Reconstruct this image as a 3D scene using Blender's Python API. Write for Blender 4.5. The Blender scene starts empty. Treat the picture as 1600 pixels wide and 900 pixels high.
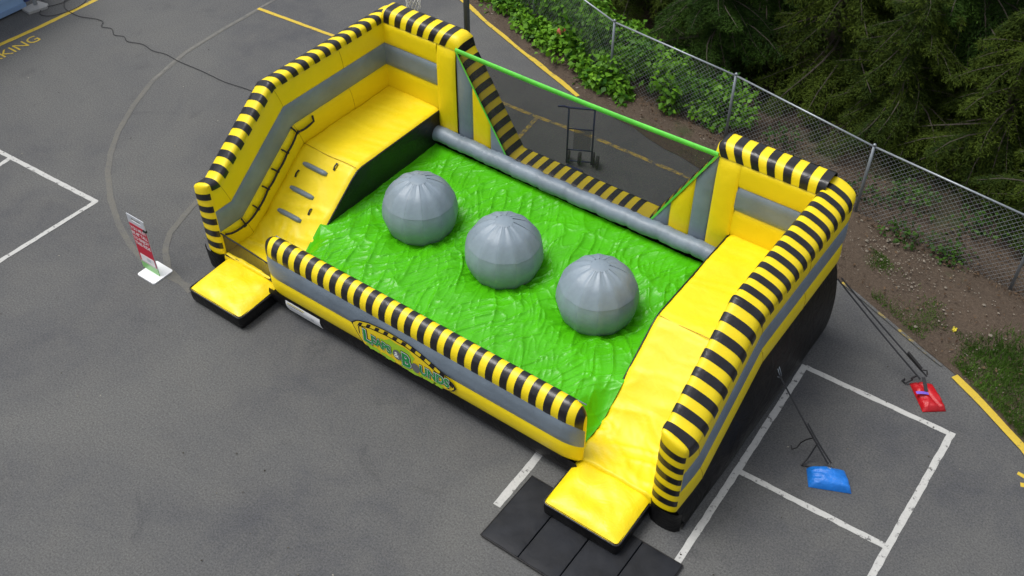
import bpy, math, random
import numpy as np
from mathutils import Matrix, Vector

# ------------------------------------------------------------------ camera, sky, sun, exposure
sc = bpy.context.scene
COL = sc.collection
cam_d = bpy.data.cameras.new('camera'); cam = bpy.data.objects.new('camera', cam_d); COL.objects.link(cam)
sc.camera = cam
cam_d.sensor_width = 36.0; cam_d.lens = 36.0 * 1634.0 / 1600.0
cam_d.clip_start = 0.1; cam_d.clip_end = 600.0
PITCH, YAW, ROLL = .763, -.627, .004
fw = Vector((math.sin(YAW)*math.cos(PITCH), math.cos(YAW)*math.cos(PITCH), -math.sin(PITCH)))
rt = Vector((math.cos(YAW), -math.sin(YAW), 0)); up = rt.cross(fw)
r2 = rt*math.cos(ROLL) + up*math.sin(ROLL); u2 = -rt*math.sin(ROLL) + up*math.cos(ROLL)
M = Matrix(((r2.x, u2.x, -fw.x, 0), (r2.y, u2.y, -fw.y, 0), (r2.z, u2.z, -fw.z, 0), (0, 0, 0, 1)))
M.translation = Vector((12.5914, -8.4566, 13.224))
cam.matrix_world = M

SUN_EL, SUN_AZ = math.radians(68), math.radians(-115)     # azimuth from +y towards +x
w = bpy.data.worlds.new('World'); sc.world = w; w.use_nodes = True
nt = w.node_tree; bg = nt.nodes['Background']
sky = nt.nodes.new('ShaderNodeTexSky'); sky.sky_type = 'NISHITA'; sky.sun_disc = False
sky.sun_elevation = SUN_EL; sky.sun_rotation = SUN_AZ
sky.dust_density = 4.0; sky.ozone_density = 1.0; sky.air_density = 1.0
hsv = nt.nodes.new('ShaderNodeHueSaturation'); hsv.inputs['Saturation'].default_value = 0.35
nt.links.new(sky.outputs[0], hsv.inputs['Color']); nt.links.new(hsv.outputs[0], bg.inputs['Color'])
bg.inputs['Strength'].default_value = 0.13
sd = bpy.data.lights.new('sun', 'SUN'); sd.energy = 1.3; sd.angle = math.radians(28); sd.color = (1, .985, .955)
so = bpy.data.objects.new('sun', sd); COL.objects.link(so)
sv = Vector((math.sin(SUN_AZ)*math.cos(SUN_EL), math.cos(SUN_AZ)*math.cos(SUN_EL), math.sin(SUN_EL)))
so.rotation_euler = sv.to_track_quat('Z', 'Y').to_euler(); so.location = (0, 0, 30)
sc.view_settings.view_transform = 'Standard'; sc.view_settings.look = 'None'
sc.view_settings.exposure = 0.50; sc.view_settings.gamma = 1.0; sc.view_settings.use_curve_mapping = False
sc.render.engine = 'CYCLES'
sc.cycles.max_bounces = 6; sc.cycles.transparent_max_bounces = 12

rng = np.random.default_rng(7); random.seed(7)

# ------------------------------------------------------------------ materials
MATS = {}
def base_mat(name):
    m = bpy.data.materials.new(name); m.use_nodes = True
    n = m.node_tree; b = n.nodes['Principled BSDF']; MATS[name] = m
    return m, n, b
def node(n, t, **kw):
    x = n.nodes.new(t)
    for k, v in kw.items():
        if hasattr(x, k): setattr(x, k, v)
        else: x.inputs[k].default_value = v
    return x
def mixc(n, fac, a, b, blend='MIX'):
    x = n.nodes.new('ShaderNodeMix'); x.data_type = 'RGBA'; x.blend_type = blend
    for s, v in ((0, fac), (6, a), (7, b)):
        if hasattr(v, 'links') or hasattr(v, 'is_linked'): n.links.new(v, x.inputs[s])
        else: x.inputs[s].default_value = v if s == 0 else (*v, 1)
    return x.outputs[2]
def ramp(n, src, p0, p1):
    x = n.nodes.new('ShaderNodeMapRange'); x.inputs[1].default_value = p0; x.inputs[2].default_value = p1
    n.links.new(src, x.inputs[0]); return x.outputs[0]
def noise(n, scale, detail=3, rough=.5, dist=0, vec=None, stretch=None):
    x = n.nodes.new('ShaderNodeTexNoise'); x.inputs['Scale'].default_value = scale
    x.inputs['Detail'].default_value = detail; x.inputs['Roughness'].default_value = rough; x.inputs['Distortion'].default_value = dist
    tc = n.nodes.new('ShaderNodeTexCoord'); v = tc.outputs['Object']
    if stretch:
        mp = n.nodes.new('ShaderNodeMapping'); mp.inputs['Scale'].default_value = stretch
        n.links.new(v, mp.inputs[0]); v = mp.outputs[0]
    n.links.new(v, x.inputs['Vector']); return x.outputs[0]
def bump(n, b, srcs):
    prev = None
    for s, st, d in srcs:
        x = n.nodes.new('ShaderNodeBump'); x.inputs['Strength'].default_value = st; x.inputs['Distance'].default_value = d
        n.links.new(s, x.inputs['Height'])
        if prev: n.links.new(prev, x.inputs['Normal'])
        prev = x.outputs[0]
    n.links.new(prev, b.inputs['Normal'])

def vinyl(name, col, rough=.38, wr=.35, spec=.5, dirt=.12, scale=1.0):
    m, n, b = base_mat(name)
    d = ramp(n, noise(n, 1.7, 6, .65), .35, .75)
    dk = tuple(c*(1-dirt*2.2) for c in col); lt = tuple(min(1, c*(1+dirt*.35)) for c in col)
    c = mixc(n, d, dk, lt); n.links.new(c, b.inputs['Base Color'])
    rr = n.nodes.new('ShaderNodeMapRange'); rr.inputs[3].default_value = rough-.07; rr.inputs[4].default_value = rough+.12
    n.links.new(noise(n, 9, 4), rr.inputs[0]); n.links.new(rr.outputs[0], b.inputs['Roughness'])
    b.inputs['Specular IOR Level'].default_value = spec
    n1 = noise(n, 2.6*scale, 3, .5, 1.6); n2 = noise(n, 11*scale, 4, .55, 1.2); n3 = noise(n, 5*scale, 2, .5, .4, stretch=(1, .35, .35))
    bump(n, b, [(n1, wr, .05), (n3, wr*.8, .03), (n2, wr*.7, .012)])
    return m
vinyl('yellow', (.86, .655, .004), .42, .15, dirt=.03)
vinyl('yellow_floor', (.86, .65, .004), .46, .14, dirt=.035)
vinyl('yellow_step', (.86, .65, .005), .40, .24, scale=1.2, dirt=.04)
vinyl('grey', (.200, .250, .300), .42, .14)
vinyl('grey_tube', (.200, .250, .300), .42, .2)
vinyl('black', (.012, .012, .014), .36, .45, dirt=.3)
vinyl('stripe_black', (.014, .013, .015), .30, .3, dirt=.2)
vinyl('skirt_black', (.008, .008, .009), .45, .6, dirt=.35, spec=.28)
vinyl('green', (.070, .45, .002), .33, .10, spec=.36, dirt=.08, scale=2.5)
vinyl('green_strap', (.14, .72, .07), .45, .15)
vinyl('ball_grey', (.235, .295, .350), .40, .10, scale=1.6)
vinyl('mat_black', (.012, .014, .019), .5, .10, dirt=.25, spec=.3)
vinyl('bag_red', (.50, .006, .012), .38, .3, scale=3)
vinyl('bag_blue', (.012, .20, .72), .40, .3, scale=3)

def plain(name, col, rough=.5, metal=0, var=.12, scale=20):
    m, n, b = base_mat(name)
    d = noise(n, scale, 4, .6)
    c = mixc(n, d, tuple(x*(1-var) for x in col), tuple(min(1, x*(1+var)) for x in col))
    n.links.new(c, b.inputs['Base Color']); b.inputs['Roughness'].default_value = rough; b.inputs['Metallic'].default_value = metal
    return m
plain('rope', (.012, .011, .011), .7); plain('strap_web', (.013, .013, .015), .65)
plain('white_plastic', (.78, .79, .80), .35, var=.03); plain('sign_red', (.52, .008, .035), .4, var=.06)
plain('sign_text', (.75, .72, .72), .5, var=.02); plain('sign_green', (.22, .50, .16), .3, var=.08); plain('ink', (.03, .03, .03), .6)
plain('sign_grey', (.50, .52, .55), .4, var=.05)
plain('galv', (.27, .30, .33), .42, .6, var=.2); plain('wire', (.27, .29, .31), .45, .35, var=.25)
plain('rail', (.30, .33, .36), .4, .4, var=.2)
plain('pole_grey', (.10, .115, .13), .45, .3, var=.25); plain('net_white', (.72, .72, .70), .8); plain('rim_orange', (.55, .10, .02), .5)
plain('truck_blue', (.012, .022, .085), .4, .2); plain('rubber', (.015, .015, .015), .8)
plain('cord', (.008, .008, .009), .55); plain('purple', (.16, .09, .52), .5)
plain('wall_blue', (.23, .36, .56), .6, var=.08, scale=4); plain('wall_navy', (.02, .035, .14), .6); plain('trim_blue', (.20, .31, .50), .6, var=.08)
plain('downspout', (.40, .43, .46), .5, .2); plain('concrete', (.34, .34, .33), .9, var=.2)
plain('bark', (.075, .058, .045), .9, var=.4); plain('twig', (.06, .05, .038), .85, var=.4)
plain('stone', (.19, .165, .13), .85, var=.3); plain('scrap_yellow', (.55, .45, .03), .6); plain('disc_red', (.42, .085, .055), .6)
plain('logo_green', (.012, .26, .06), .4, var=.1); plain('logo_lime', (.36, .60, .02), .4, var=.15); plain('logo_white', (.78, .80, .76), .4, var=.02)
plain('logo_black', (.014, .012, .012), .4); plain('seam_yellow', (.42, .27, .004), .5, var=.1)
plain('logo_yellow', (.86, .64, .01), .4, var=.05); plain('logo_grey', (.13, .14, .15), .4)
plain('roof_grey', (.12, .12, .13), .8)

def leafmat(name, c0, c1, rough=.5, trans=.25):
    m, n, b = base_mat(name)
    a = n.nodes.new('ShaderNodeAttribute'); a.attribute_name = 'var'
    c = mixc(n, a.outputs['Fac'], c0, c1); n.links.new(c, b.inputs['Base Color']); b.inputs['Roughness'].default_value = rough; b.inputs['Specular IOR Level'].default_value = .2
    t = n.nodes.new('ShaderNodeBsdfTranslucent'); n.links.new(c, t.inputs['Color'])
    mx = n.nodes.new('ShaderNodeMixShader'); mx.inputs[0].default_value = trans
    n.links.new(b.outputs[0], mx.inputs[1]); n.links.new(t.outputs[0], mx.inputs[2])
    n.links.new(mx.outputs[0], n.nodes['Material Output'].inputs['Surface'])
leafmat('leaf_bramble', (.026, .10, .007), (.17, .38, .022))
leafmat('leaf_dark', (.018, .05, .008), (.06, .14, .015))
leafmat('needle', (.008, .026, .003), (.036, .080, .006), .85, .2)
leafmat('needle_warm', (.010, .026, .003), (.062, .092, .006), .85, .2)
leafmat('grass_blade', (.03, .075, .008), (.10, .20, .025), .6, .2)
leafmat('crumb', (.03, .025, .018), (.34, .32, .27), .9, .0)
leafmat('litter', (.035, .020, .011), (.13, .085, .05), .9, .05)

def net_mat(name, col, a):
    m, n, b = base_mat(name)
    b.inputs['Base Color'].default_value = (*col, 1); b.inputs['Roughness'].default_value = .8
    t = n.nodes.new('ShaderNodeBsdfTransparent'); mx = n.nodes.new('ShaderNodeMixShader'); mx.inputs[0].default_value = a
    n.links.new(t.outputs[0], mx.inputs[1]); n.links.new(b.outputs[0], mx.inputs[2])
    n.links.new(mx.outputs[0], n.nodes['Material Output'].inputs['Surface'])
net_mat('net_black', (.014, .013, .011), .58); net_mat('net_brown', (.022, .015, .010), .76); net_mat('net_truck', (.02, .02, .02), .45)

def asphalt_color(n):
    big = ramp(n, noise(n, .20, 6, .62, .6), .38, .64); mid = ramp(n, noise(n, 1.1, 7, .75, .5), .38, .72); stain = ramp(n, noise(n, .55, 5, .7, 1.2), .60, .72); fine = noise(n, 34, 4, .8); sp = noise(n, 60, 2, .6)
    c = mixc(n, big, (.054, .056, .061), (.092, .093, .090))
    hm = n.nodes.new('ShaderNodeMath'); hm.operation = 'MULTIPLY'; hm.inputs[1].default_value = .65; n.links.new(mid, hm.inputs[0]); c = mixc(n, hm.outputs[0], c, (.098, .097, .091)); hs_ = n.nodes.new('ShaderNodeMath'); hs_.operation = 'MULTIPLY'; hs_.inputs[1].default_value = .45; n.links.new(stain, hs_.inputs[0]); c = mixc(n, hs_.outputs[0], c, (.040, .041, .043))
    x = n.nodes.new('ShaderNodeMapRange'); x.inputs[1].default_value = .3; x.inputs[2].default_value = .7; x.inputs[3].default_value = .45; x.inputs[4].default_value = 1.6
    n.links.new(fine, x.inputs[0])
    mul = n.nodes.new('ShaderNodeVectorMath'); mul.operation = 'SCALE'; n.links.new(c, mul.inputs[0]); n.links.new(x.outputs[0], mul.inputs['Scale'])
    # crisp pale flecks of aggregate
    fl = ramp(n, sp, .72, .80)
    return mixc(n, fl, mul.outputs[0], (.17, .165, .155)), fine
m, n, b = base_mat('asphalt'); c, fine = asphalt_color(n); n.links.new(c, b.inputs['Base Color']); b.inputs['Roughness'].default_value = .85
bump(n, b, [(fine, .5, .006)])
def paint(name, col, lo, hi, sc_=9):
    m, n, b = base_mat(name); c, fine = asphalt_color(n)
    wear = ramp(n, noise(n, sc_, 6, .75), lo, hi); tint = noise(n, 30, 4, .7)
    pc = mixc(n, tint, tuple(x*.72 for x in col), tuple(min(1, x*1.15) for x in col))
    n.links.new(mixc(n, wear, c, pc), b.inputs['Base Color']); b.inputs['Roughness'].default_value = .75
    bump(n, b, [(fine, .35, .004)])
paint('paint_white', (.46, .46, .44), .36, .44); paint('paint_chalk', (.16, .155, .135), .30, .62, 5); paint('paint_yellow', (.56, .40, .035), .33, .42, 8)
paint('paint_faint', (.135, .127, .104), .25, .75, 4); paint('paint_worn_yellow', (.40, .28, .04), .42, .56, 4); paint('paint_flaked_yellow', (.40, .29, .04), .54, .62, 2.2)
m, n, b = base_mat('dirt')
a1 = ramp(n, noise(n, .8, 6, .7), .3, .7); a2 = noise(n, 22, 5, .75); a3 = ramp(n, noise(n, .55, 4, .6), .56, .68)
c = mixc(n, a1, (.030, .019, .012), (.066, .045, .030)); c = mixc(n, ramp(n, a2, .35, .75), c, (.105, .078, .054)); c = mixc(n, a3, c, (.035, .045, .014))
n.links.new(c, b.inputs['Base Color']); b.inputs['Roughness'].default_value = .95; bump(n, b, [(a2, .9, .03)])

# ------------------------------------------------------------------ helpers
def tag(o, label=None, cat=None, group=None, kind=None):
    if label: o['label'] = label
    if cat: o['category'] = cat
    if group: o['group'] = group
    if kind: o['kind'] = kind
    return o
def thing(name, loc, label, cat, group=None):
    o = bpy.data.objects.new(name, None); o.empty_display_size = .2; o.location = loc; COL.objects.link(o)
    return tag(o, label, cat, group)
def link(name, me, parent=None, loc=None, rot=None):
    o = bpy.data.objects.new(name, me); COL.objects.link(o)
    if parent is not None:
        o.parent = parent
        if parent.type == 'EMPTY': o.matrix_parent_inverse = Matrix.Translation(-Vector(parent.location)) if parent.rotation_euler.z == 0 else Matrix.Identity(4)
        elif loc is None: pass
    if loc is not None: o.location = loc
    if rot is not None: o.rotation_euler = rot
    return o
class MB:
    def __init__(s): s.v = []; s.f = []; s.m = []
    def add(s, verts, faces, mi=0):
        k = len(s.v); s.v += [tuple(map(float, p)) for p in verts]; s.f += [tuple(i+k for i in f) for f in faces]; s.m += [mi]*len(faces); return s
    def grid(s, P, mi=0, closed=False):
        P = np.asarray(P, float); a, b_ = P.shape[:2]
        f = [(i*b_+j, i*b_+(j+1) % b_, (i+1)*b_+(j+1) % b_, (i+1)*b_+j) for i in range(a-1) for j in range(b_ if closed else b_-1)]
        return s.add(P.reshape(-1, 3), f, mi)
    def box(s, lo, hi, mi=0):
        x0, y0, z0 = lo; x1, y1, z1 = hi
        v = [(x0,y0,z0),(x1,y0,z0),(x1,y1,z0),(x0,y1,z0),(x0,y0,z1),(x1,y0,z1),(x1,y1,z1),(x0,y1,z1)]
        return s.add(v, [(0,3,2,1),(4,5,6,7),(0,1,5,4),(1,2,6,5),(2,3,7,6),(3,0,4,7)], mi)
    def tube(s, pts, r, n_=8, mi=0, caps=True):
        pts = [Vector(p) for p in pts]; rows = []; rr = r if hasattr(r, '__len__') else [r]*len(pts)
        t0 = (pts[1]-pts[0]).normalized(); ref = Vector((0,0,1)) if abs(t0.z) < .9 else Vector((1,0,0))
        x = t0.cross(ref).normalized()
        for i, p in enumerate(pts):
            t = ((pts[min(i+1, len(pts)-1)]-pts[max(i-1, 0)])).normalized()
            x = (x - t*x.dot(t)).normalized(); y = t.cross(x)
            rows.append([tuple(p + (x*math.cos(a)+y*math.sin(a))*rr[i]) for a in [2*math.pi*k/n_ for k in range(n_)]])
        k = len(s.v); s.grid(rows, mi, True)
        if caps: s.f += [tuple(k+j for j in range(n_))[::-1], tuple(k+(len(pts)-1)*n_+j for j in range(n_))]; s.m += [mi]*2
        return s
    def prism(s, poly, z0, z1, mi=0):
        k = len(poly); v = [(x, y, z0) for x, y in poly] + [(x, y, z1) for x, y in poly]
        f = [tuple(range(k))[::-1], tuple(range(k, 2*k))] + [(i, (i+1) % k, k+(i+1) % k, k+i) for i in range(k)]
        return s.add(v, f, mi)
    def mesh(s, name, mats, smooth=False):
        me = bpy.data.meshes.new(name); me.from_pydata(s.v, [], s.f)
        for q in (mats if isinstance(mats, (list, tuple)) else [mats]): me.materials.append(MATS[q])
        me.polygons.foreach_set('material_index', s.m)
        if smooth: me.polygons.foreach_set('use_smooth', [True]*len(s.f))
        me.update(); return me
    def obj(s, name, mats, parent=None, smooth=False, loc=None, rot=None):
        return link(name, s.mesh(name, mats, smooth), parent, loc, rot)
def fast_quads(name, V, mat, var=None, per=4):
    """V: (n,per,3) separate faces"""
    nq = V.shape[0]; me = bpy.data.meshes.new(name)
    me.vertices.add(nq*per); me.vertices.foreach_set('co', V.astype(np.float32).ravel())
    me.loops.add(nq*per); me.loops.foreach_set('vertex_index', np.arange(nq*per, dtype=np.int32))
    me.polygons.add(nq); me.polygons.foreach_set('loop_start', np.arange(0, nq*per, per, dtype=np.int32))
    me.materials.append(MATS[mat])
    if var is not None:
        at = me.attributes.new('var', 'FLOAT', 'POINT'); at.data.foreach_set('value', np.repeat(var, per).astype(np.float32))
    me.update(calc_edges=True); me.validate(); return me
def vnoise(x, y, seed):
    r = np.random.default_rng(seed); T = r.random((64, 64))
    xi = np.floor(x).astype(int); yi = np.floor(y).astype(int); fx = x-xi; fy = y-yi
    fx = fx*fx*(3-2*fx); fy = fy*fy*(3-2*fy)
    g = lambda a, b_: T[a % 64, b_ % 64]
    return (g(xi, yi)*(1-fx)+g(xi+1, yi)*fx)*(1-fy)+(g(xi, yi+1)*(1-fx)+g(xi+1, yi+1)*fx)*fy
def text_mesh(s, size=1.0, offset=0.0, ext=0.0):
    cu = bpy.data.curves.new('t', 'FONT'); cu.body = s; cu.size = size; cu.offset = offset; cu.extrude = ext; cu.resolution_u = 3
    o = bpy.data.objects.new('t', cu); COL.objects.link(o)
    dg = bpy.context.evaluated_depsgraph_get(); me = bpy.data.meshes.new_from_object(o.evaluated_get(dg))
    v = np.array([q.co[:] for q in me.vertices]).reshape(-1, 3); f = [tuple(p.vertices) for p in me.polygons]
    bpy.data.objects.remove(o); bpy.data.curves.remove(cu); bpy.data.meshes.remove(me)
    return v, f

# ------------------------------------------------------------------ the ground
asph = MB().grid([[(x, y, 0) for x in (-60, -15, 0, 12, 60)] for y in (-60, -10, 3, 12, 60)]).obj('asphalt_ground', 'asphalt')
tag(asph, 'grey asphalt schoolyard surface with faded game lines', kind='structure')
def line(pts, wid, mat, z=.004, name='painted_line'):
    pts = [Vector((*p, 0)) for p in pts]; L_, R_ = [], []
    rr = random.Random(len(pts)*7+int(pts[0].x*100))
    fine = []
    for a, b_ in zip(pts[:-1], pts[1:]):
        k = max(1, int((b_-a).length/.12)); fine += [a.lerp(b_, i/k) for i in range(k)]
    fine.append(pts[-1])
    for i, p in enumerate(fine):
        t = (fine[min(i+1, len(fine)-1)]-fine[max(i-1, 0)]).normalized(); nn = Vector((-t.y, t.x, 0))
        L_.append(tuple(p+nn*(wid/2+rr.uniform(-.006, .006))+Vector((0,0,z)))); R_.append(tuple(p-nn*(wid/2+rr.uniform(-.006, .006))+Vector((0,0,z))))
    return MB().grid([L_, R_]).obj(name, mat, asph)
line([(9.64, 4.12), (12.19, 4.16)], .10, 'paint_white')
line([(12.13, 4.15), (12.10, 1.6), (12.05, -2.5)], .11, 'paint_white', .008)
line([(9.70, 1.50), (12.10, 1.56)], .10, 'paint_white', .006)
line([(9.62, 4.15), (9.70, 1.5), (9.76, -.9), (9.8, -3)], .11, 'paint_white', .008)
line([(7.04, .3), (7.08, -1.22)], .13, 'paint_white')
line([(-9.5, -.42), (-6.7, -.29), (-3.68, -.16)], .10, 'paint_white'); line([(-3.70, -.13), (-3.70, -2.35), (-3.70, -5)], .10, 'paint_white', .008)
line([(-6.33, -.30), (-6.30, -.57), (-6.25, -2.6)], .10, 'paint_white', .006)
line([(-6.74, 7.3), (-6.72, 7.22), (-6.70, 6.02), (-6.61, 4.71), (-6.28, 3.46), (-5.82, 2.52), (-5.29, 1.67), (-4.77, 1.05), (-4.28, .59), (-3.55, .08), (-2.78, -.34), (-2.05, -.62), (-1.5, -.75), (-.84, -.76), (0, -.7)], .12, 'paint_faint', .005)
line([(-6.74, 8.4), (-6.74, 7.2), (-6.70, 6.02), (-6.63, 4.9), (-6.5, 4.2), (-6.28, 3.46)], .07, 'paint_chalk', .007)
line([(-1.6, 1.6), (-2.1, 1.1), (-1.93, .53), (-1.75, .06), (-1.46, -.3), (-.99, -.63), (-.17, -.8)], .12, 'paint_faint', .007)
line([(-6.75, 7.22), (-4.31, 7.36), (-1.0, 7.45), (.64, 7.47), (1.72, 7.49), (3.16, 7.58), (5.47, 7.55), (7.6, 7.4)], .10, 'paint_worn_yellow', .004)
line([(-6.75, 7.22), (-4.31, 7.36), (-3.4, 7.4)], .10, 'paint_yellow', .010)
line([(1.72, 7.46), (1.86, 6.4)], .10, 'paint_worn_yellow', .006)
line([(-10.45, -6), (-10.48, 2.3), (-10.42, 3.35), (-10.42, 4.18), (-10.45, 9)], .13, 'paint_yellow')
line([(13.22, 4.02), (13.42, 4.0)], .07, 'paint_yellow'); line([(13.32, 3.83), (13.5, 3.9)], .08, 'paint_yellow')
v, f = text_mesh('PARKING', .48)
x1 = v[:, 0].max(); v2 = np.stack([-9.88 - v[:, 1]*.95, 3.04 + (v[:, 0]-x1)*.93, np.full(len(v), .006)], 1)
MB().add(v2, f).obj('painted_lettering', 'paint_yellow', asph)

CURB = [(-9, 13.2), (-5, 11.55), (-2.49, 10.5), (-1.68, 10.14), (.18, 9.42), (2.0, 8.73), (3.82, 8.30), (5.6, 7.9), (7.4, 7.3), (9.19, 6.52), (9.86, 6.24), (10.44, 5.98), (11.08, 5.70), (11.79, 5.42), (12.32, 5.12), (13.12, 4.60), (15, 3.2), (20, -1)]
CX = np.array([p[0] for p in CURB]); CY = np.array([p[1] for p in CURB])
def curby(x): return np.interp(x, CX, CY)
xs = np.concatenate([np.linspace(-9, 20, 175), [40]]); rows = []
ds = np.concatenate([np.linspace(0, 7, 36), np.linspace(8, 45, 12)])
for d in ds:
    yy = curby(xs) + d + (vnoise(xs*2.2, xs*0, 3)-.5)*.10*(d == 0)
    zz = .055*min(d*4, 1) + .012 + np.minimum(d, .5)*.06 + (vnoise(xs*.9, yy*.9, 5)-.5)*.10*min(d, 1) + (vnoise(xs*3.1, yy*3.1, 6)-.5)*.05*min(d, 1) - .0*d
    rows.append(np.stack([xs, yy, zz], 1))
verge = MB().grid(rows).obj('dirt_verge', 'dirt', None, True); tag(verge, 'brown dirt verge and woodland floor beyond the asphalt', kind='structure')
def vz(x, y):
    d = max(0, y-float(curby(x)))
    return .016+min(d, .5)*.06
edge1 = [(x, float(curby(x))-.03) for x in np.arange(-9, 2.01, .25)]
line(edge1, .13, 'paint_yellow', .022, 'painted_kerb_line')
edge2 = [(x, float(curby(x))-.03) for x in np.arange(9.3, 11.7, .2)]
line(edge2, .06, 'paint_flaked_yellow', .022, 'painted_kerb_line')
edge3 = [(x, float(curby(x))-.04) for x in np.arange(11.75, 16, .2)]
line(edge3, .14, 'paint_yellow', .024, 'painted_kerb_line')

# ------------------------------------------------------------------ the inflatable
L, W, YB, ZB, Z0 = 9.0, 1.34, 4.66, 1.63, .46
TH = .653; K = math.tan(TH/2); T = .42; HS = 1.46; DOME = .20; DROP = .21
infl = thing('inflatable_obstacle_course', (4.5, 2.4, 0), 'huge yellow, black and green inflatable obstacle course with two ramp towers', 'inflatable')
PATH = [(-.0, Z0, 0.0), (.70, Z0, -K), (2.23, ZB, -K), (YB+T-.02, ZB, 0.0)]      # y, z, mitre dy per unit h
SEG = [0.0]
for a, b_ in zip(PATH[:-1], PATH[1:]):
    h = 1.6; SEG.append(SEG[-1] + math.hypot(b_[0]+b_[2]*h-a[0]-a[2]*h, b_[1]-a[1]))
ULEN = SEG[-1]
def Q(u, h):
    for i in range(3):
        if u <= SEG[i+1] or i == 2:
            t = (u-SEG[i])/(SEG[i+1]-SEG[i]); a, b_ = PATH[i], PATH[i+1]
            return (a[0]+a[2]*h)*(1-t)+(b_[0]+b_[2]*h)*t, (a[1]*(1-t)+b_[1]*t)+h
def puff(t, b_): return b_*math.sqrt(max(0, 4*t*(1-t)))
def sect(lo, hi, side, b_, k=9):
    """points (a,h) with a lateral in metres from inner face (negative = bulging inwards)"""
    out = []
    for i in range(k):
        t = .5-.5*math.cos(math.pi*i/(k-1)); h = lo+(hi-lo)*t; d = puff(t, b_)
        out.append((-d if side == 'in' else T+d, h))
    return out
def dome(k=15, off=0.0, p0=0.0, p1=1.0):
    out = []
    for i in range(k):
        q = math.pi*(p0+(p1-p0)*i/(k-1))
        cq = math.cos(q); cq = math.copysign(abs(cq)**.72, cq)
        out.append((T/2-(T/2+.04+off)*cq, HS-.02-DROP*(.5-.5*cq)+(DOME-.01+off)*max(0, math.sin(q))**.72))
    return out
us = sorted(set([0.0, .012, .04, .09, ULEN-.04, ULEN-.012, ULEN]+SEG+[SEG[i]+(SEG[i+1]-SEG[i])*k/n_ for i, n_ in ((0, 5), (1, 18), (2, 30)) for k in range(n_+1)]))
def wall(sx, xin):
    X = lambda a: xin + sx*a
    def ease(a, u):
        k = min(1, math.sqrt(max(0, min(u, ULEN-u))/.10)); return a*k if a < 0 else (T+(a-T)*k if a > T else a)
    def sw(sec, uu=us): return [[(X(ease(a, u)), *Q(u, h)) for a, h in sec] for u in uu]
    mb = MB()
    mb.grid(sw(sect(-.03, .515, 'in', .045))); mb.grid(sw(sect(.975, HS-.02, 'in', .035) + dome()[1:-1] + sect(.86, HS-.02-DROP, 'out', .03)[::-1])); mb.grid(sw(sect(-.02, .44, 'out', .05)))
    # puffed end caps front and back
    for e, (u, s) in enumerate(((0.0, -1), (ULEN, 1))):
        rows = []
        lev = [(0.0, T, -.02, -.02, 1)] + [(0.0, T, HS*t-.02, (HS-DROP)*t-.02, 1) for t in np.linspace(.07, 1, 14)]
        dd = dome(31)
        for k in range(2, 16, 2):
            lev.append((max(0, min(T, dd[k][0])), max(0, min(T, dd[30-k][0])), dd[k][1], dd[30-k][1], math.cos(math.pi/2*k/14.01)))
        for a0, a1, h0_, h1_, fl in lev:
            row = []
            for t in [.5-.5*math.cos(math.pi*i/12) for i in range(13)]:
                y, z = Q(u, h0_+(h1_-h0_)*t)
                row.append((X(a0+(a1-a0)*t), y+s*(.085 if e == 0 else .07)*math.sqrt(max(0, 4*t*(1-t)))*max(0, fl)**.5, z))
            rows.append(row)
        mb.grid(rows)
    o = mb.obj('side_wall', 'yellow', infl, True)
    g = MB().grid(sw(sect(.50, .985, 'in', .05))); g.grid(sw(sect(.43, .87, 'out', .05))); g.obj('grey_band', 'grey', o, True)
    for u in (SEG[1], SEG[2], (SEG[2]+SEG[3])/2):
        for lo, hi, sd__, bb in ((-.03, .515, 'in', .045), (.975, HS-.02, 'in', .035), (.86, HS-.02-DROP, 'out', .03), (-.02, .44, 'out', .05)):
            MB().tube([(X(a-.001 if sd__ == 'in' else a+.001), *Q(u, h)) for a, h in sect(lo, hi, sd__, bb)], .0045, 5, caps=False).obj('seam', 'seam_yellow', o, True)
    # black stripes over the rounded ridge
    def stripe(u0, u1):
        uu = [u0+(u1-u0)*i/4 for i in range(5)]
        for s_ in SEG[1:3]:
            if u0 < s_ < u1: uu.append(s_)
        MB().grid([[(X(ease(a, u)), *Q(u, h)) for a, h in dome(21, .006, .0, 1.0)] for u in sorted(uu)]).obj('stripe', 'stripe_black', o, True)
    u = .015
    while u < ULEN-.10:
        stripe(u, min(u+.138, ULEN-.005)); u += .2835
    for k in range(5):                                   # stripes that wrap the front end
        h0 = 1.40-k*.283; rows = []
        for j in range(4):
            row = []
            for t in [.5-.5*math.cos(math.pi*(.03+.94*i/14)) for i in range(15)]:
                y, z = Q(0, (h0-.14+.14*j/3)*(1-.10*t)); row.append((X(T*t), y-.085*math.sqrt(max(0, 4*t*(1-t)))-.006, z))
            rows.append(row)
        MB().grid(rows).obj('stripe', 'stripe_black', o, True)
    # black skirt below, down to the ground
    rows = []
    for u in us:
        y, z = Q(u, -.01); col = []
        for i in range(12):
            t = i/11; col.append((X(T-.01+.17*math.sin(math.pi*min(1, t*1.0))**.7*min(1, z) *.6+ .12*t), y+(.10*t if u == us[0] else 0), z*(1-t)))
        rows.append(col)
    sk = MB().grid(rows)
    sk.grid([[(X(T+.10-(T+.10)*i/8), -.10*math.sqrt(max(0, 4*(i/8)*(1-i/8)))-.02+.03*j/4, .46*(1-j/4)) for i in range(9)] for j in range(5)])
    sk.obj('black_skirt', 'skirt_black', infl, True)
    return o
wl = wall(-1, 0.0); wr = wall(1, L)

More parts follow.
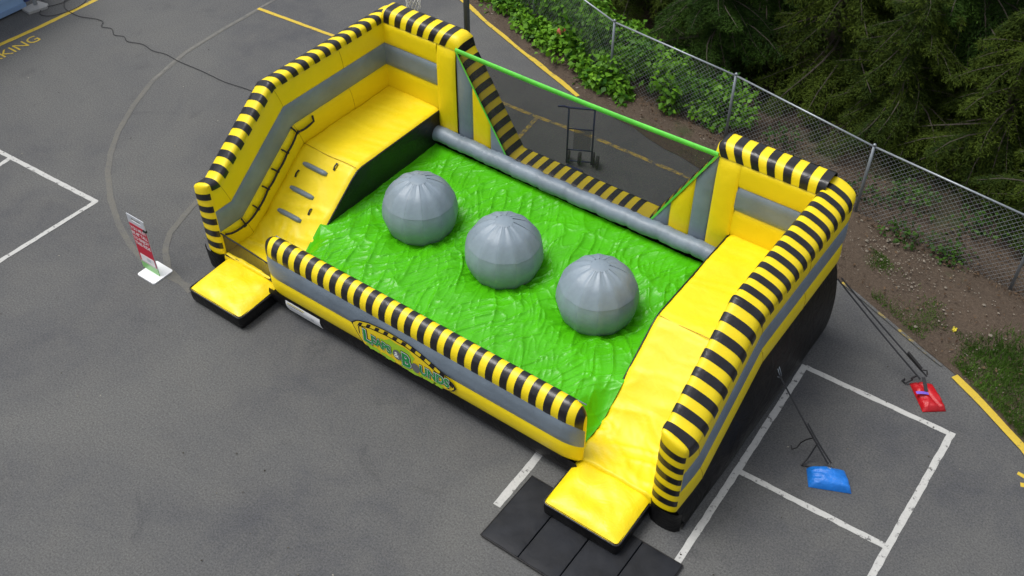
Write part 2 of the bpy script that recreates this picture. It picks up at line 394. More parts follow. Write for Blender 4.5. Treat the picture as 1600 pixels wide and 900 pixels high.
# rear wall: swept top edge in the x-z plane, notch in the middle
XL1, XL2, XR2, XR1, ZLOW = 1.79, 3.02, 6.13, 7.25, 1.11
ZT = ZB+HS-.02
BP = [(.0, ZT), (XL1, ZT), (XL2, ZLOW), (XR2, ZLOW), (XR1, ZT), (L, ZT)]
BN = []
for i, p in enumerate(BP):
    ns_ = []
    for a, b_ in ((i-1, i), (i, i+1)):
        if a < 0 or b_ >= len(BP): continue
        dx, dz = BP[b_][0]-BP[a][0], BP[b_][1]-BP[a][1]; l = math.hypot(dx, dz); ns_.append((-dz/l, dx/l))
    if len(ns_) == 1: BN.append(ns_[0])
    else:
        bx, bz = ns_[0][0]+ns_[1][0], ns_[0][1]+ns_[1][1]; q = (bx*ns_[0][0]+bz*ns_[0][1]); BN.append((bx/q, bz/q))
BS_ = [0.0]
for a, b_ in zip(BP[:-1], BP[1:]): BS_.append(BS_[-1]+math.hypot(b_[0]-a[0], b_[1]-a[1]))
def BQ(u, off):
    for i in range(5):
        if u <= BS_[i+1] or i == 4:
            t = (u-BS_[i])/(BS_[i+1]-BS_[i])
            return tuple((BP[i][k]+BN[i][k]*off)*(1-t)+(BP[i+1][k]+BN[i+1][k]*off)*t for k in (0, 1))
def bdome(u, extra=0.0, p0=0.0, p1=1.0, k=19):
    out = []
    for i in range(k):
        q = math.pi*(p0+(p1-p0)*i/(k-1)); am = float(np.interp(u, [BS_[1]-.12, BS_[1]+.15, BS_[4]-.15, BS_[4]+.12], [.25, .10, .05, .25])); cq = math.cos(q); cq = math.copysign(abs(cq)**.6, cq); x, z = BQ(u, (am+extra)*max(0, math.sin(q))**.6)
        out.append((x, YB+T/2-(T/2+.025+extra)*cq, z))
    return out
mb = MB()
uu = sorted(set(BS_+[BS_[i]+(BS_[i+1]-BS_[i])*k/n_ for i, n_ in ((0, 12), (1, 14), (2, 16), (3, 14), (4, 12)) for k in range(n_)]))
mb.grid([bdome(u) for u in uu])
def zt(x): return float(np.interp(x, [p[0] for p in BP], [p[1] for p in BP]))
def face(mb, x0, x1, z0, z1f, b_=.04, k=9, y=YB, s=-1, both=True, base=0.0):
    rows = []
    for i in range(k):
        tx = .5-.5*math.cos(math.pi*i/(k-1)); x = x0+(x1-x0)*tx; z1 = z1f(x) if callable(z1f) else z1f; r = []
        for j in range(11):
            tz = .5-.5*math.cos(math.pi*j/10)
            d = base+puff(tx, 1)*b_ if both else b_
            r.append((x, y+s*d*(min(1, math.sqrt(4*tz*(1-tz))*1.3)), z0+(z1-z0)*tz))
        rows.append(r)
    mb.grid(rows)
for m_ in (1, -1):
    fx = (lambda x: x) if m_ > 0 else (lambda x: L-x)
    for z0, z1 in ((ZB-.05, ZB+.515), (ZB+.975, ZT)): face(mb, *sorted((fx(-.02), fx(W))), z0, z1, .04, 9, both=False)
    face(mb, *sorted((fx(W-.005), fx(XL1 if m_ > 0 else L-XR1))), .9, ZT, .045, base=.04)
face(mb, 2.15, 2.57, .9, zt, .04); face(mb, 6.50, 6.90, .9, zt, .04)
face(mb, -.3, L+.3, .9, zt, .0, 60, YB+T, 1)                      # rear face
backw = mb.obj('back_wall', 'yellow', infl, True)
for x0, x1 in ((-.02, W), (L-W, L+.02)):
    g = MB(); face(g, x0, x1, ZB+.50, ZB+.985, .05, 9, both=False); g.obj('grey_panel', 'grey', backw, True)
for x0, x1 in ((XL1, 2.15), (2.57, XL2), (6.90, XR1), (XR2, 6.50)):
    g = MB(); face(g, x0, x1, .9, zt, .04); g.obj('grey_panel', 'grey', backw, True)
sk = MB(); sk.grid([[(x, YB+T+.10+.08*math.sin(t*3.1), .95*(1-t)) for t in np.linspace(0, 1, 6)] for x in np.linspace(-.5, L+.5, 30)]); sk.obj('black_skirt', 'skirt_black', infl, True)
def bstripes(u0, u1, step, wd):
    u = u0
    while u+wd < u1:
        q = sorted(set([u+wd*i/3 for i in range(4)]+[s for s in BS_ if u < s < u+wd]))
        MB().grid([bdome(k, .006, .0, 1.0) for k in q]).obj('stripe', 'stripe_black', backw, True); u += step
bstripes(.05, BS_[1]-.02, .272, .135)
bstripes(BS_[1]+.03, BS_[2], .262, .13); bstripes(BS_[2]+.10, BS_[3]-.02, .262, .125); bstripes(BS_[3]+.05, BS_[4]-.05, .262, .13)
bstripes(BS_[4]+.03, BS_[5]+.05, .272, .135)

# floors of the two towers
prof = [(-.03, .30), (-.03, .40)]
for y in np.concatenate([np.linspace(-.02, .5, 16), np.linspace(.53, .9, 12), np.linspace(.93, 2.08, 34), np.linspace(2.1, 2.4, 10), np.linspace(2.45, YB+.05, 50)]):
    z = Z0+max(0, y-.70)*math.tan(TH); z = min(z, ZB)
    if .5 < y < .9: z = Z0+((y-.5)**2/.8)*math.tan(TH)
    if 2.1 < y < 2.36: z = z-.004-.02*(1-abs(y-2.23)/.13)
    prof.append((float(y), z))
def floor(x0, x1, seed):
    rows = []
    for i in range(41):
        t = i/40; x = x0+(x1-x0)*t; ed = -.05*(max(0, abs(t-.5)*2-.86)/.14)**2
        rows.append([(x, y, z+ed+.030*(float(vnoise(np.array(x*2.3), np.array(y*2.6), seed))-.5)+.034*(1-abs(2*float(vnoise(np.array(x*1.2+y*1.5), np.array(y*5.5-x*1.5), seed+1))-1))**3*(1 if y < 1.5 else .35)+.02*(1-abs(2*float(vnoise(np.array(x*5+y*2), np.array(y*7+x*3), seed+2))-1))**3*(1 if y < 1.1 else .12)) for y, z in prof])
    return MB().grid(rows).obj('ramp_floor', 'yellow_floor', infl, True)
fl_l = floor(-.03, W, 21); fl_r = floor(L-W, L+.03, 25)
for x, s in ((W-.004, 1), (L-W+.004, -1)):
    MB().grid([[(x+s*(.03*math.sin(math.pi*j/6)), y, z-.03-(z-.03-.35)*j/6) for j in range(7)] for y, z in prof]).obj('ramp_side_panel', 'black', infl, True)
    MB().tube([(x+s*.012, y, z-.045) for y, z in prof[3:]], .018, 6).obj('edge_piping', 'black', infl, True)
for fo_, x0, x1 in ((fl_l, 0.0, W-.02), (fl_r, L-W+.02, L)):
    for y, z in ((2.235, 1.618),):
        MB().tube([(x, y+.006*math.sin(x*7), z+.006+.012*math.sin(x*5+y)) for x in np.linspace(x0, x1, 14)], .006, 5, caps=False).obj('seam', 'seam_yellow', fo_, True)
# grip bars and webbing loops on the climbing ramp
def rz(y): return Z0+(y-.7)*math.tan(TH)
nrm = Vector((0, -math.sin(TH), math.cos(TH))); tan_ = Vector((0, math.cos(TH), math.sin(TH)))
for y in (1.96, 1.56, 1.18):
    rows = []
    for i in range(9):
        t = i/8; x = .25+.58*t; e = 1-.35*(abs(2*t-1))**8; c0 = Vector((x, y, rz(y)))
        rows.append([tuple(c0+tan_*(.052*e*math.cos(q))+nrm*(.07*e*math.sin(q))) for q in np.linspace(0, math.pi, 9)])
    mb = MB().grid(rows); k0 = len(mb.v); mb.f += [tuple(range(9)), tuple(range(k0-9, k0))]; mb.m += [0, 0]
    mb.obj('grip_bar', 'grey', fl_l, True)
for x, y in ((.925, 2.12), (.23, 1.78), (.905, 1.37)):
    c0 = Vector((x, y, rz(y)))
    pr_ = [(-.075, .012), (-.05, .016), (-.02, .035), (.02, .035), (.05, .016), (.075, .012)]
    MB().grid([[tuple(c0+tan_*a+nrm*(h+.006)+Vector((s*(.024 if abs(a) > .04 else .018), 0, 0))) for s in (-1, 1)] for a, h in pr_]).obj('webbing_loop', 'strap_web', fl_l)
# rope handrail on the inner face of the climbing wall
RN = [(2.50, 2.00), (2.06, 1.99), (1.76, 1.72), (1.46, 1.47), (1.17, 1.25), (.86, .98), (.50, .84), (.06, .90)]
pts = [(.075, 2.49, 2.12)]
for i, (a, b_) in enumerate(zip(RN[:-1], RN[1:])):
    pts += [(.08, a[0]+(b_[0]-a[0])*t, a[1]+(b_[1]-a[1])*t-.03*math.sin(math.pi*t)) for t in (0, .25, .5, .75)]
pts.append((.05, *RN[-1]))
MB().tube(pts, .021, 7).obj('handrail_rope', 'rope', wl, True)
for (y, z), (dy, dz) in zip(RN[1:-1], ((-.09, .15), (-.10, .11), (-.10, .11), (-.10, .11), (-.08, .12), (-.03, .15))):
    MB().tube([(.085, y, z-.02), (.08, y+dy*.5, z+dz*.5), (.045, y+dy, z+dz)], .017, 6).obj('rope_tie', 'rope', wl, True)
    MB().tube([(.075, y-.03, z-.03), (.105, y, z), (.075, y+.03, z+.03)], .018, 6).obj('rope_knot', 'rope', wl, True)

# entry steps
def step(x0, x1, seed):
    y0, y1 = -.92, .04; s = MB()
    def ring(z, o, r=.10):
        pts = []
        for cx, cy, a0 in ((x1-r, y1-r, 0), (x0+r, y1-r, 90), (x0+r, y0+r, 180), (x1-r, y0+r, 270)):
            for k in range(4):
                q = math.radians(a0+30*k); pts.append((cx+(r+o)*math.cos(q), cy+(r+o)*math.sin(q), z))
        return pts
    s.grid([ring(z, o, .05) for z, o in ((0.0, -.02), (.06, .012), (.14, .024), (.22, .022), (.285, .006), (.315, -.005))], 0, True)
    so_ = s.obj('entry_step', 'skirt_black', infl, True)
    MB().tube(ring(.298, .018, .05)+[ring(.298, .018, .05)[0]], .016, 6, caps=False).obj('edge_piping', 'black', so_, True)
    rows = []
    for i in range(29):
        t = i/28; r = []
        for j in range(23):
            q = j/22; x = x0-.005+(x1-x0+.01)*t; y = y0-.01+(y1-y0+.05)*q
            e = (1-abs(2*t-1)**7)*(1-(abs(2*q-1)**7 if q < .5 else abs(2*q-1)**14))
            z = .295+.085*e+(.055*(float(vnoise(np.array(x*3.1+y*1.2), np.array(y*3.5-x), seed))-.5)+.025*(float(vnoise(np.array(x*7+y*4), np.array(y*6), seed+3))-.5))*e + .05*q
            r.append((x, y, z))
        rows.append(r)
    MB().grid(rows).obj('step_cover', 'yellow_step', so_, True)
step(.03, 1.30, 31); step(7.73, 8.99, 37)
# mesh flap across the foot of the climbing ramp
mb = MB().grid([[(x, .02+.03*math.sin(x*3), z0+(z1-z0)*t) for t in np.linspace(0, 1, 5)] for x, z0, z1 in ((0.0, .47, .93), (.35, .46, .86), (.7, .45, .80), (1.0, .45, .78), (1.28, .45, .82))])
fo = mb.obj('mesh_flap', 'net_brown', infl, True)
MB().tube([(0.0, .0, .94), (.35, .03, .87), (.7, .05, .81), (1.0, .04, .79), (1.28, .0, .83)], .016, 6).obj('flap_cord', 'rope', fo, True)
MB().tube([(0.02, -.01, .455), (.6, .02, .44), (1.28, -.01, .45)], .028, 6).obj('flap_hem', 'rope', fo, True)

# front barrier
SECT = {'black': [(.0, 0), (-.10, .08), (-.165, .22), (-.185, .34), (-.165, .45)],
        'yellow': [(-.165, .45), (-.200, .54), (-.215, .64), (-.215, .75), (-.195, .83)],
        'grey': [(-.195, .83), (-.220, .93), (-.225, 1.05), (-.222, 1.18), (-.200, 1.295)],
        'dome': [(-.200, 1.295), (-.205, 1.40), (-.175, 1.51), (-.10, 1.595), (.0, 1.62), (.08, 1.575), (.125, 1.48), (.14, 1.30)],
        'inner': [(.14, 1.30), (.15, 1.1), (.15, .75)]}
def smooth_curve(pts, k=4):
    P = [Vector((0, *p)) for p in pts]; out = []
    for i in range(len(P)-1):
        p0 = P[max(i-1, 0)]; p1 = P[i]; p2 = P[i+1]; p3 = P[min(i+2, len(P)-1)]
        for j in range(k):
            t = j/k; q = .5*((2*p1)+(-p0+p2)*t+(2*p0-5*p1+4*p2-p3)*t*t+(-p0+3*p1-3*p2+p3)*t**3); out.append((q.y, q.z))
    out.append(pts[-1]); return out
SM = {k: smooth_curve(v, 3) for k, v in SECT.items()}
BX0, BX1 = 1.29, 7.82
def taper(x, yz):
    d = min(x-BX0, BX1-x); k = math.sqrt(max(0, 1-(1-min(1, d/.36))**2)); k = max(k, .0)
    y, z = yz; yc = -.02
    zz = z if z < .45 else .45+(z-.45)*(1-.22*(1-k)**1.3)
    return (yc+(y-yc)*(.03+.97*k), zz)
bxs = [BX0, BX0+.004, BX0+.012, BX0+.03, BX0+.055, BX0+.09, BX0+.13, BX0+.18, BX0+.24] + list(np.linspace(BX0+.3, BX1-.3, 50)) + [BX1-.24, BX1-.18, BX1-.13, BX1-.09, BX1-.055, BX1-.03, BX1-.012, BX1-.004, BX1]
def bgrid(key, xx=bxs, off=0.0):
    return [[(x, *(lambda p: (p[0]+off*(-1 if p[0] < .0 else 1)*.6, p[1]+off*.8*(1 if p[1] > 1.2 else 0)))(taper(x, yz))) for yz in SM[key]] for x in xx]
mb = MB().grid(bgrid('yellow')); mb.grid(bgrid('dome')); mb.grid(bgrid('inner'))
for x in (BX0, BX1): mb.add([(x, *taper(x, p)) for p in SECT['yellow']+SECT['grey'][1:]+SECT['dome'][1:]+SECT['inner'][1:]], [tuple(range(17))])
bar = mb.obj('front_barrier', 'yellow', infl, True)
MB().grid(bgrid('grey')).obj('grey_band', 'grey', bar, True)
sk = MB().grid([[(x, *(yz if BX0 < x < BX1 else yz)) for yz in SM['black']] for x in np.linspace(1.28, 7.8, 40)]); sk.obj('black_skirt', 'skirt_black', infl, True)
MB().tube([(x, .125, 1.50) for x in np.linspace(BX0+.1, BX1-.1, 20)], .012, 6).obj('edge_piping', 'grey', bar, True)
# arc-length spacing so that the stripes also wrap the rounded ends
fx = np.linspace(BX0, BX1, 1200); fy = np.array([taper(q, (-.2, 1.35))[0] for q in fx]); fs = np.concatenate([[0], np.cumsum(np.hypot(np.diff(fx), np.diff(fy)))])
u = .10
while u+.10 < fs[-1]:
    xx = [float(np.interp(u+.134*i/6, fs, fx)) for i in range(7)]
    MB().grid(bgrid('dome', xx, .006)).obj('stripe', 'stripe_black', bar, True); u += .2665
def bar_y(z):
    zz = []; yy = []
    for k in ('black', 'yellow', 'grey'):
        for p in SM[k]: zz.append(p[1]); yy.append(p[0])
    return float(np.interp(z, zz, yy))
def onbar(pts2, off):
    out = []
    for x, z in pts2: out.append((x, (-.226 if z > .46 else bar_y(z))-off, z))
    return out
def sheet(name, top, bot, mat, off, parent, x0, x1, k=40, r=12):
    rows = []
    for i in range(k):
        x = x0+(x1-x0)*i/(k-1); a, b_ = bot(x), top(x); rows.append(onbar([(x, a+(b_-a)*j/(r-1)) for j in range(r)], off))
    return MB().grid(rows).obj(name, mat, parent, True)
# logo banner: lens-shaped, black border with hazard stripes, splash and lettering
lx = np.array([3.36, 3.50, 3.75, 4.11, 4.57, 4.86, 5.10, 5.34, 5.50, 5.56]); lz = np.array([.90, 1.03, 1.12, 1.17, 1.16, 1.09, 1.0, .88, .80, .70])
bx_ = np.array([3.36, 3.50, 3.6, 4.0, 4.6, 5.2, 5.42, 5.52, 5.56]); bz_ = np.array([.90, .66, .52, .49, .49, .52, .56, .62, .70])
top = lambda x: float(np.interp(x, lx, lz)); bot = lambda x: float(np.interp(x, bx_, bz_))
sx_ = lambda x, k: 4.46+(x-4.46)*k; sz_ = lambda z, k: .80+(z-.80)*k
banner = sheet('logo_banner', top, bot, 'logo_black', .010, bar, 3.36, 5.56)
sheet('banner_edge', lambda x: sz_(top(sx_(x, 1/.975)), .955), lambda x: sz_(bot(sx_(x, 1/.975)), .955), 'logo_yellow', .013, banner, sx_(3.38, .975), sx_(5.54, .975))
x = 3.50
while x < 5.45:
    ix = [x+.085*i/3 for i in range(4)]
    MB().grid([onbar([(q+.05*(t), sz_(top(sx_(q, 1/.975)), .955)-.105+.105*t*.97) for t in (0, .5, 1)], .016) for q in ix]).obj('hazard_stripe', 'logo_black', banner); x += .19
inn_t = lambda x: sz_(top(sx_(x, 1/.93)), .90)-.085; inn_b = lambda x: sz_(bot(sx_(x, 1/.93)), .92)+.0
sheet('banner_rim', lambda x: inn_t(x)+.018, inn_b, 'logo_black', .016, banner, 3.52, 5.42)
sheet('banner_field', inn_t, lambda x: inn_b(x)+.01, 'logo_yellow', .019, banner, 3.55, 5.39)
def blob(name, cx, cz, rx, rz_, mat, off, n_=26, wob=.18, seed=1):
    r = random.Random(seed); pts = []
    for i in range(n_):
        a = 2*math.pi*i/n_; q = 1+r.uniform(-wob, wob); pts.append((cx+rx*q*math.cos(a), min(1.16, cz+rz_*q*math.sin(a))))
    c_ = onbar([(cx, cz)], off)[0]; mid = onbar([(cx+(p[0]-cx)*.5, cz+(p[1]-cz)*.5) for p in pts], off); o_ = onbar(pts, off)
    mb = MB().add([c_]+mid+o_, [(0, 1+i, 1+(i+1) % n_) for i in range(n_)]+[(1+i, 1+n_+i, 1+n_+(i+1) % n_, 1+(i+1) % n_) for i in range(n_)])
    return mb.obj(name, mat, banner)
blob('paint_splash', 4.38, .84, .36, .19, 'logo_lime', .022, 22, .16, 3)
for i, (cx, cz, rx) in enumerate(((3.82, .56, .14), (4.15, .545, .16), (4.62, .545, .2), (4.95, .56, .16), (5.2, .58, .1))): blob('paint_drip', cx, cz, rx, .045, 'logo_lime', .022, 16, .35, 20+i)
def logo_text(s, x0, z0, hx, hz, mats, slope=0.0):
    for mat, o_, d in mats:
        v, f = text_mesh(s, 1.0, o_)
        p = [(x0+q[0]*hx, z0+q[1]*hz+q[0]*hx*slope) for q in v]
        MB().add(onbar(p, d), f).obj('lettering', mat, banner)
G3 = [('logo_black', .10, .026), ('logo_white', .066, .030), ('logo_green', .034, .034)]
logo_text('L', 3.62, .66, .36, .37, G3, -.02); logo_text('EAPS', 3.80, .70, .20, .25, G3, -.05)
logo_text('B', 4.45, .60, .34, .40, G3, 0); logo_text('UNDS', 4.83, .62, .225, .27, G3, .08)
blob('ball_emblem', 4.365, .755, .09, .11, 'logo_grey', .036, 20, 0); blob('ball_emblem', 4.75, .69, .085, .105, 'logo_grey', .036, 20, 0)
logo_text('&', 4.305, .695, .155, .18, [('logo_white', .02, .040)])
# white notice on the black skirt
lab = MB().grid([onbar([(x, z) for z in np.linspace(.13, .40, 5)], .012) for x in np.linspace(1.70, 2.52, 8)]).obj('notice_label', 'white_plastic', infl)
for z0, z1, x0, x1, mt in ((.355, .372, 1.74, 2.15, 'scrap_yellow'), (.325, .338, 1.74, 2.12, 'ink'), (.285, .292, 1.74, 2.4, 'sign_grey'), (.255, .262, 1.74, 2.3, 'sign_grey'), (.225, .232, 1.74, 2.42, 'sign_grey'), (.24, .30, 2.30, 2.36, 'sign_grey')):
    MB().grid([onbar([(x, z0), (x, z1)], .016) for x in np.linspace(x0, x1, 4)]).obj('printed_line', mt, lab)

# rear grey tube
pts = [(x, 4.50, 1.115+.010*math.sin(x*9)+.02*math.sin(x*1.1)) for x in np.linspace(1.30, 7.70, 110)]
rr = [.158-.012*(abs(math.sin(i*math.pi/11))**.3 < .35) + .004*math.sin(i*1.7) for i in range(110)]
MB().tube(pts, rr, 20).obj('rear_tube', 'grey_tube', infl, True)

# safety net with green strap
net = MB()
rows = []
for i in range(31):
    t = i/30; xt = XL1+.02+(XR1-XL1-.04)*t; xb = XL2+.01+(XR2-XL2-.02)*t
    rows.append([(xt+(xb-xt)*s, YB-.035-.02*math.sin(math.pi*t)*math.sin(math.pi*s), (ZT+.02-.03*math.sin(math.pi*t))+(ZLOW-ZT-.02)*s) for s in np.linspace(0, 1, 9)])
safety = net.grid(rows).obj('safety_net', 'net_black', infl, True)
top_e = [Vector(r[0]) for r in rows]
mb = MB(); mb.grid([[tuple(p+Vector((0, dy, dz))) for dy, dz in ((-.012, -.045), (-.02, .0), (-.012, .045), (.005, .047), (.008, 0), (.005, -.045))] for p in top_e], 0, True); mb.obj('green_strap', 'green_strap', safety, True)
for e in (0, -1):
    p = [Vector(q) for q in rows[e]]
    MB().grid([[tuple(q+Vector((dx, -.015, 0))) for dx in (-.022, .022)] for q in p]).obj('green_strap', 'green_strap', safety)

# green pool cover with creases
BALLS = [(2.60, 2.48), (4.51, 2.46), (6.42, 2.48)]; BR, BZ = .70, 1.13
nx, ny = 460, 310
gx, gy = np.meshgrid(np.linspace(W-.10, L-W+.03, nx), np.linspace(.12, 4.44, ny), indexing='ij')
dx_ = np.minimum(gx-W+.10, L-W+.03-gx)
ex = np.minimum(dx_/.5, np.minimum(gy-.12, 4.44-gy)/.5).clip(0, 1)
ze = np.minimum(.94, Z0+np.maximum(0, gy-.7)*math.tan(TH)+.06)
kd = (dx_/.42).clip(0, 1); kd = kd*kd*(3-2*kd)
z = ze+(.94-ze)*kd-.06*ex+.05*(vnoise(gx*.8, gy*.8, 41)-.5)*ex
def ridged(x, y, s): return 1-np.abs(2*vnoise(x, y, s)-1)
wx = gx+.25*(vnoise(gx*1.3, gy*1.3, 42)-.5); wy = gy+.25*(vnoise(gx*1.3, gy*1.3, 43)-.5)
a = math.radians(62); p_ = wx*math.cos(a)+wy*math.sin(a); q_ = -wx*math.sin(a)+wy*math.cos(a)
a2 = math.radians(115); p2 = wx*math.cos(a2)+wy*math.sin(a2); q2 = -wx*math.sin(a2)+wy*math.cos(a2)
wr_ = .045*(ridged(p_*.7, q_*1.9, 44)**2) + .042*(ridged(p2*1.1, q2*4.2, 45)**6) + .034*(ridged(p_*1.5, q_*7.5, 46)**6) + .020*(ridged(p2*2.6, q2*11, 48)**6)+.011*(ridged(p_*4, q_*19, 47)**5)
z = z+wr_*.78*(.35+.65*ex)-.04
for cx, cy in BALLS:
    r = np.hypot(gx-cx, gy-cy); th = np.arctan2(gy-cy, gx-cx)
    z -= .13*np.exp(-((r-.48)/.34)**2)
    z += .018*np.sin(th*17+3*np.sin(th*3)+cx)*np.exp(-((r-.62)/.26)**2)
P = np.stack([gx, gy, z], 2)
MB().grid(P).obj('pool_cover', 'green', infl, True)
MB().grid([[(W-.02, .2, .3), (W-.02, 4.5, .3)], [(L-W+.02, .2, .3), (L-W+.02, 4.5, .3)]]).obj('pool_base', 'black', infl)
# ------------------------------------------------------------------ the three balls
NG = 12; TIER = [0, 13, 42, 68, 95, 122, 150, 181]
def gore(t0, t1, seed):
    rows = []; r = random.Random(seed)
    for i in range(13):
        th = math.radians(t0+(t1-t0)*i/12); row = []
        for j in range(9):
            u = j/8; ph = (u-.5)*2*math.pi/NG
            flat = math.cos(math.pi/NG)/math.cos(ph)                      # faceted gores
            td = math.degrees(th); lo_, hi_ = max(q for q in TIER if q <= td+1e-6), min(q for q in TIER if q > td-1e-6 and q > max(p for p in TIER if p <= td+1e-6))
            fl2 = math.cos(math.radians((hi_-lo_)/2))/math.cos(math.radians(td-(hi_+lo_)/2))
            rad = BR*1.012*(.92*flat+.08)*(.40*fl2+.60)
            near = max(0, 1-(math.degrees(th)-13)/32)
            rad += .008*near*math.sin(u*math.pi*5+seed)*(.5+.5*math.sin(u*9+seed*2))-.009*(abs(2*u-1)**8)
            row.append((rad*math.sin(th)*math.cos(ph), rad*math.sin(th)*math.sin(ph), rad*math.cos(th)))
        rows.append(row)
    return MB().grid(rows).mesh('panel', 'ball_grey', True)
gm = [gore(13, 68, s) for s in (1, 2, 3)]; gl = [gore(65.5, 150, s) for s in (4, 5)]
capr = [[(BR*.993*math.sin(math.radians(t))*math.cos(a), BR*.993*math.sin(math.radians(t))*math.sin(a), BR*.993*math.cos(math.radians(t))-(.004 if t > 11 else 0)) for a in np.linspace(0, 2*math.pi, 24, endpoint=False)] for t in (.2, 4, 8, 11, 13.6)]
capm = MB().grid(capr, 0, True).mesh('top_cap', 'ball_grey', True)
BL = ['grey inflated ball nearest the climbing ramp with grip bars', 'middle grey inflated ball of the three on the green cover', 'grey inflated ball nearest the smooth yellow ramp']
for bi, (cx, cy) in enumerate(BALLS):
    b_ = thing('inflatable_ball', (cx, cy, BZ-BR+.12), BL[bi], 'ball', 'grey balls on the green cover')
    for k in range(NG):
        a = 2*math.pi*(k+.3*bi)/NG
        for me in (gm[(k+bi) % 3], gl[(k+bi) % 2]):
            o = bpy.data.objects.new('panel', me); COL.objects.link(o); o.parent = b_; o.location = (0, 0, BR-.12); o.rotation_euler = (random.uniform(-.014, .014), random.uniform(-.014, .014), a)
    o = bpy.data.objects.new('top_cap', capm); COL.objects.link(o); o.parent = b_; o.location = (0, 0, BR-.12)

# ------------------------------------------------------------------ folding mat
mat_t = thing('folding_mat', (8.53, -1.13, 0), 'black folding gym mat lying under the right-hand yellow entry step', 'mat')
for k in range(4):
    x0 = 7.21+.66*k+.006; x1 = x0+.648; rows = []
    for z_, o_ in ((.012, .004), (.012, -.004), (.03, -.008), (.048, 0.0), (.055, .02)):
        ring = []
        for (ax, ay), (bx, by) in (((x0, -1.78), (x1, -1.78)), ((x1, -1.78), (x1, -.49)), ((x1, -.49), (x0, -.49)), ((x0, -.49), (x0, -1.78))):
            for i in range(6):
                t = i/6; px, py = ax+(bx-ax)*t, ay+(by-ay)*t; cx, cy = (x0+x1)/2, -1.135
                ring.append((px+(cx-px)*o_*1.2, py+(cy-py)*o_*.8, z_))
        rows.append(ring)
    mb = MB().grid(rows, 0, True)
    g_ = [[(x0+.007+(x1-x0-.014)*i/10, -1.77+1.27*j/16, .0555+.012*math.sqrt(max(0, (1-abs(2*i/10-1)**4)*(1-abs(2*j/16-1)**6)))+.010*(1-abs(2*float(vnoise(np.array(i*.55+k*9+j*.2), np.array(j*.6-i*.3), 61))-1))**4) for j in range(17)] for i in range(11)]
    mb.grid(g_); mb.obj('mat_panel', 'mat_black', mat_t, True)
MB().tube([(7.21, -1.785, .045), (9.85, -1.785, .045), (9.85, -.485, .045), (7.21, -.485, .045), (7.21, -1.785, .045)], .012, 6).obj('edge_binding', 'rope', mat_t)

# ------------------------------------------------------------------ height sign
sg = thing('height_sign', (-1.10, -.85, 0), 'white floor-standing sign with a red height notice beside the left entry step', 'sign')
def rrect(cx, cy, w_, h_, r):
    out = []
    for sx, sy, a0 in ((1, 1, 0), (-1, 1, 90), (-1, -1, 180), (1, -1, 270)):
        for k in range(5):
            q = math.radians(a0+22.5*k); out.append((cx+sx*(w_/2-r)+r*math.cos(q), cy+sy*(h_/2-r)+r*math.sin(q)))
    return out
MB().prism(rrect(-1.09, -.845, .47, .46, .04), .0, .025).obj('base_plate', 'white_plastic', sg)
SX0, SX1, SY = -1.39, -.93, -.86
def plate(x0, x1, z0, z1, y, th, name, mat, par): return MB().box((x0, y-th, z0), (x1, y, z1)).obj(name, mat, par)
for a in ((SX0, SX1, .16, 1.20), (SX0, SX1, 1.275, 1.32), (SX0, SX0+.09, 1.20, 1.275), (SX1-.09, SX1, 1.20, 1.275)): pass
pm = MB()
for x0, x1, z0, z1 in ((SX0, SX1, .19, 1.20), (SX0, SX1, 1.262, 1.32), (SX0, SX0+.10, 1.20, 1.262), (SX1-.10, SX1, 1.20, 1.262)): pm.box((x0, SY-.012, z0), (x1, SY, z1))
panel = pm.obj('sign_panel', 'sign_grey', sg)
plate(SX0, SX1, .025, .19, SY, .012, 'green_foot_panel', 'sign_green', sg)
poster = plate(SX0+.008, SX1-.008, .215, 1.12, SY-.0125, .003, 'poster', 'sign_red', panel)
for s, z in (('YOU MUST', .985), ('BE 48" TALL', .865), ('TO ENJOY', .745), ('THIS RIDE', .625)):
    v, f = text_mesh(s, .105, .003); cx = (v[:, 0].max()+v[:, 0].min())/2; wd = v[:, 0].max()-v[:, 0].min(); k = min(1, .42/wd)
    MB().add([((SX0+SX1)/2+(q[0]-cx)*k, SY-.018, z+q[1]) for q in v], f).obj('poster_lettering', 'sign_text', poster)
plate(SX0+.05, SX1-.03, .225, .40, SY-.0158, .002, 'white_sticker', 'sign_text', poster)
plate(-1.17, -1.06, .28, .36, SY-.018, .001, 'sticker_mark', 'sign_grey', poster)
MB().box((SX1-.07, SY-.03, 1.075), (SX1+.005, SY+.012, 1.12)).obj('clip', 'rope', sg)

# ------------------------------------------------------------------ sandbags and straps
def bag(name, quad, h, mat, label, fold):
    q = [Vector((*p, 0)) for p in quad]; c0 = sum(q, Vector())/4
    t = thing(name, tuple(c0), label, 'sandbag'); rows = []; low = []
    for i in range(19):
        u = i/18; r = []; rl = []
        for j in range(19):
            v_ = j/18; p = q[0].lerp(q[3], u).lerp(q[1].lerp(q[2], u), v_)
            e = (1-abs(2*u-1)**3.0)*(1-abs(2*v_-1)**3.0); z_ = .012+h*e**.36
            d = fold(u, v_); z_ += d*e**.5+.03*(1-abs(2*float(vnoise(np.array(u*4+v_*2), np.array(v_*5-u), 71))-1))**3*(e > .01)
            r.append((p.x, p.y, max(.008, z_))); rl.append((p.x, p.y, .004))
        rows.append(r); low.append(rl)
    mb = MB().grid(rows); mb.grid(low); mb.obj('bag_body', mat, t, True); return t
rb = bag('sandbag', [(11.20, 4.80), (11.60, 4.33), (11.90, 4.57), (11.52, 4.98)], .10, 'bag_red', 'red vinyl sandbag on the asphalt near the yellow kerb line', lambda u, v_: -.035*(abs(u-v_*.5-.25) < .05))
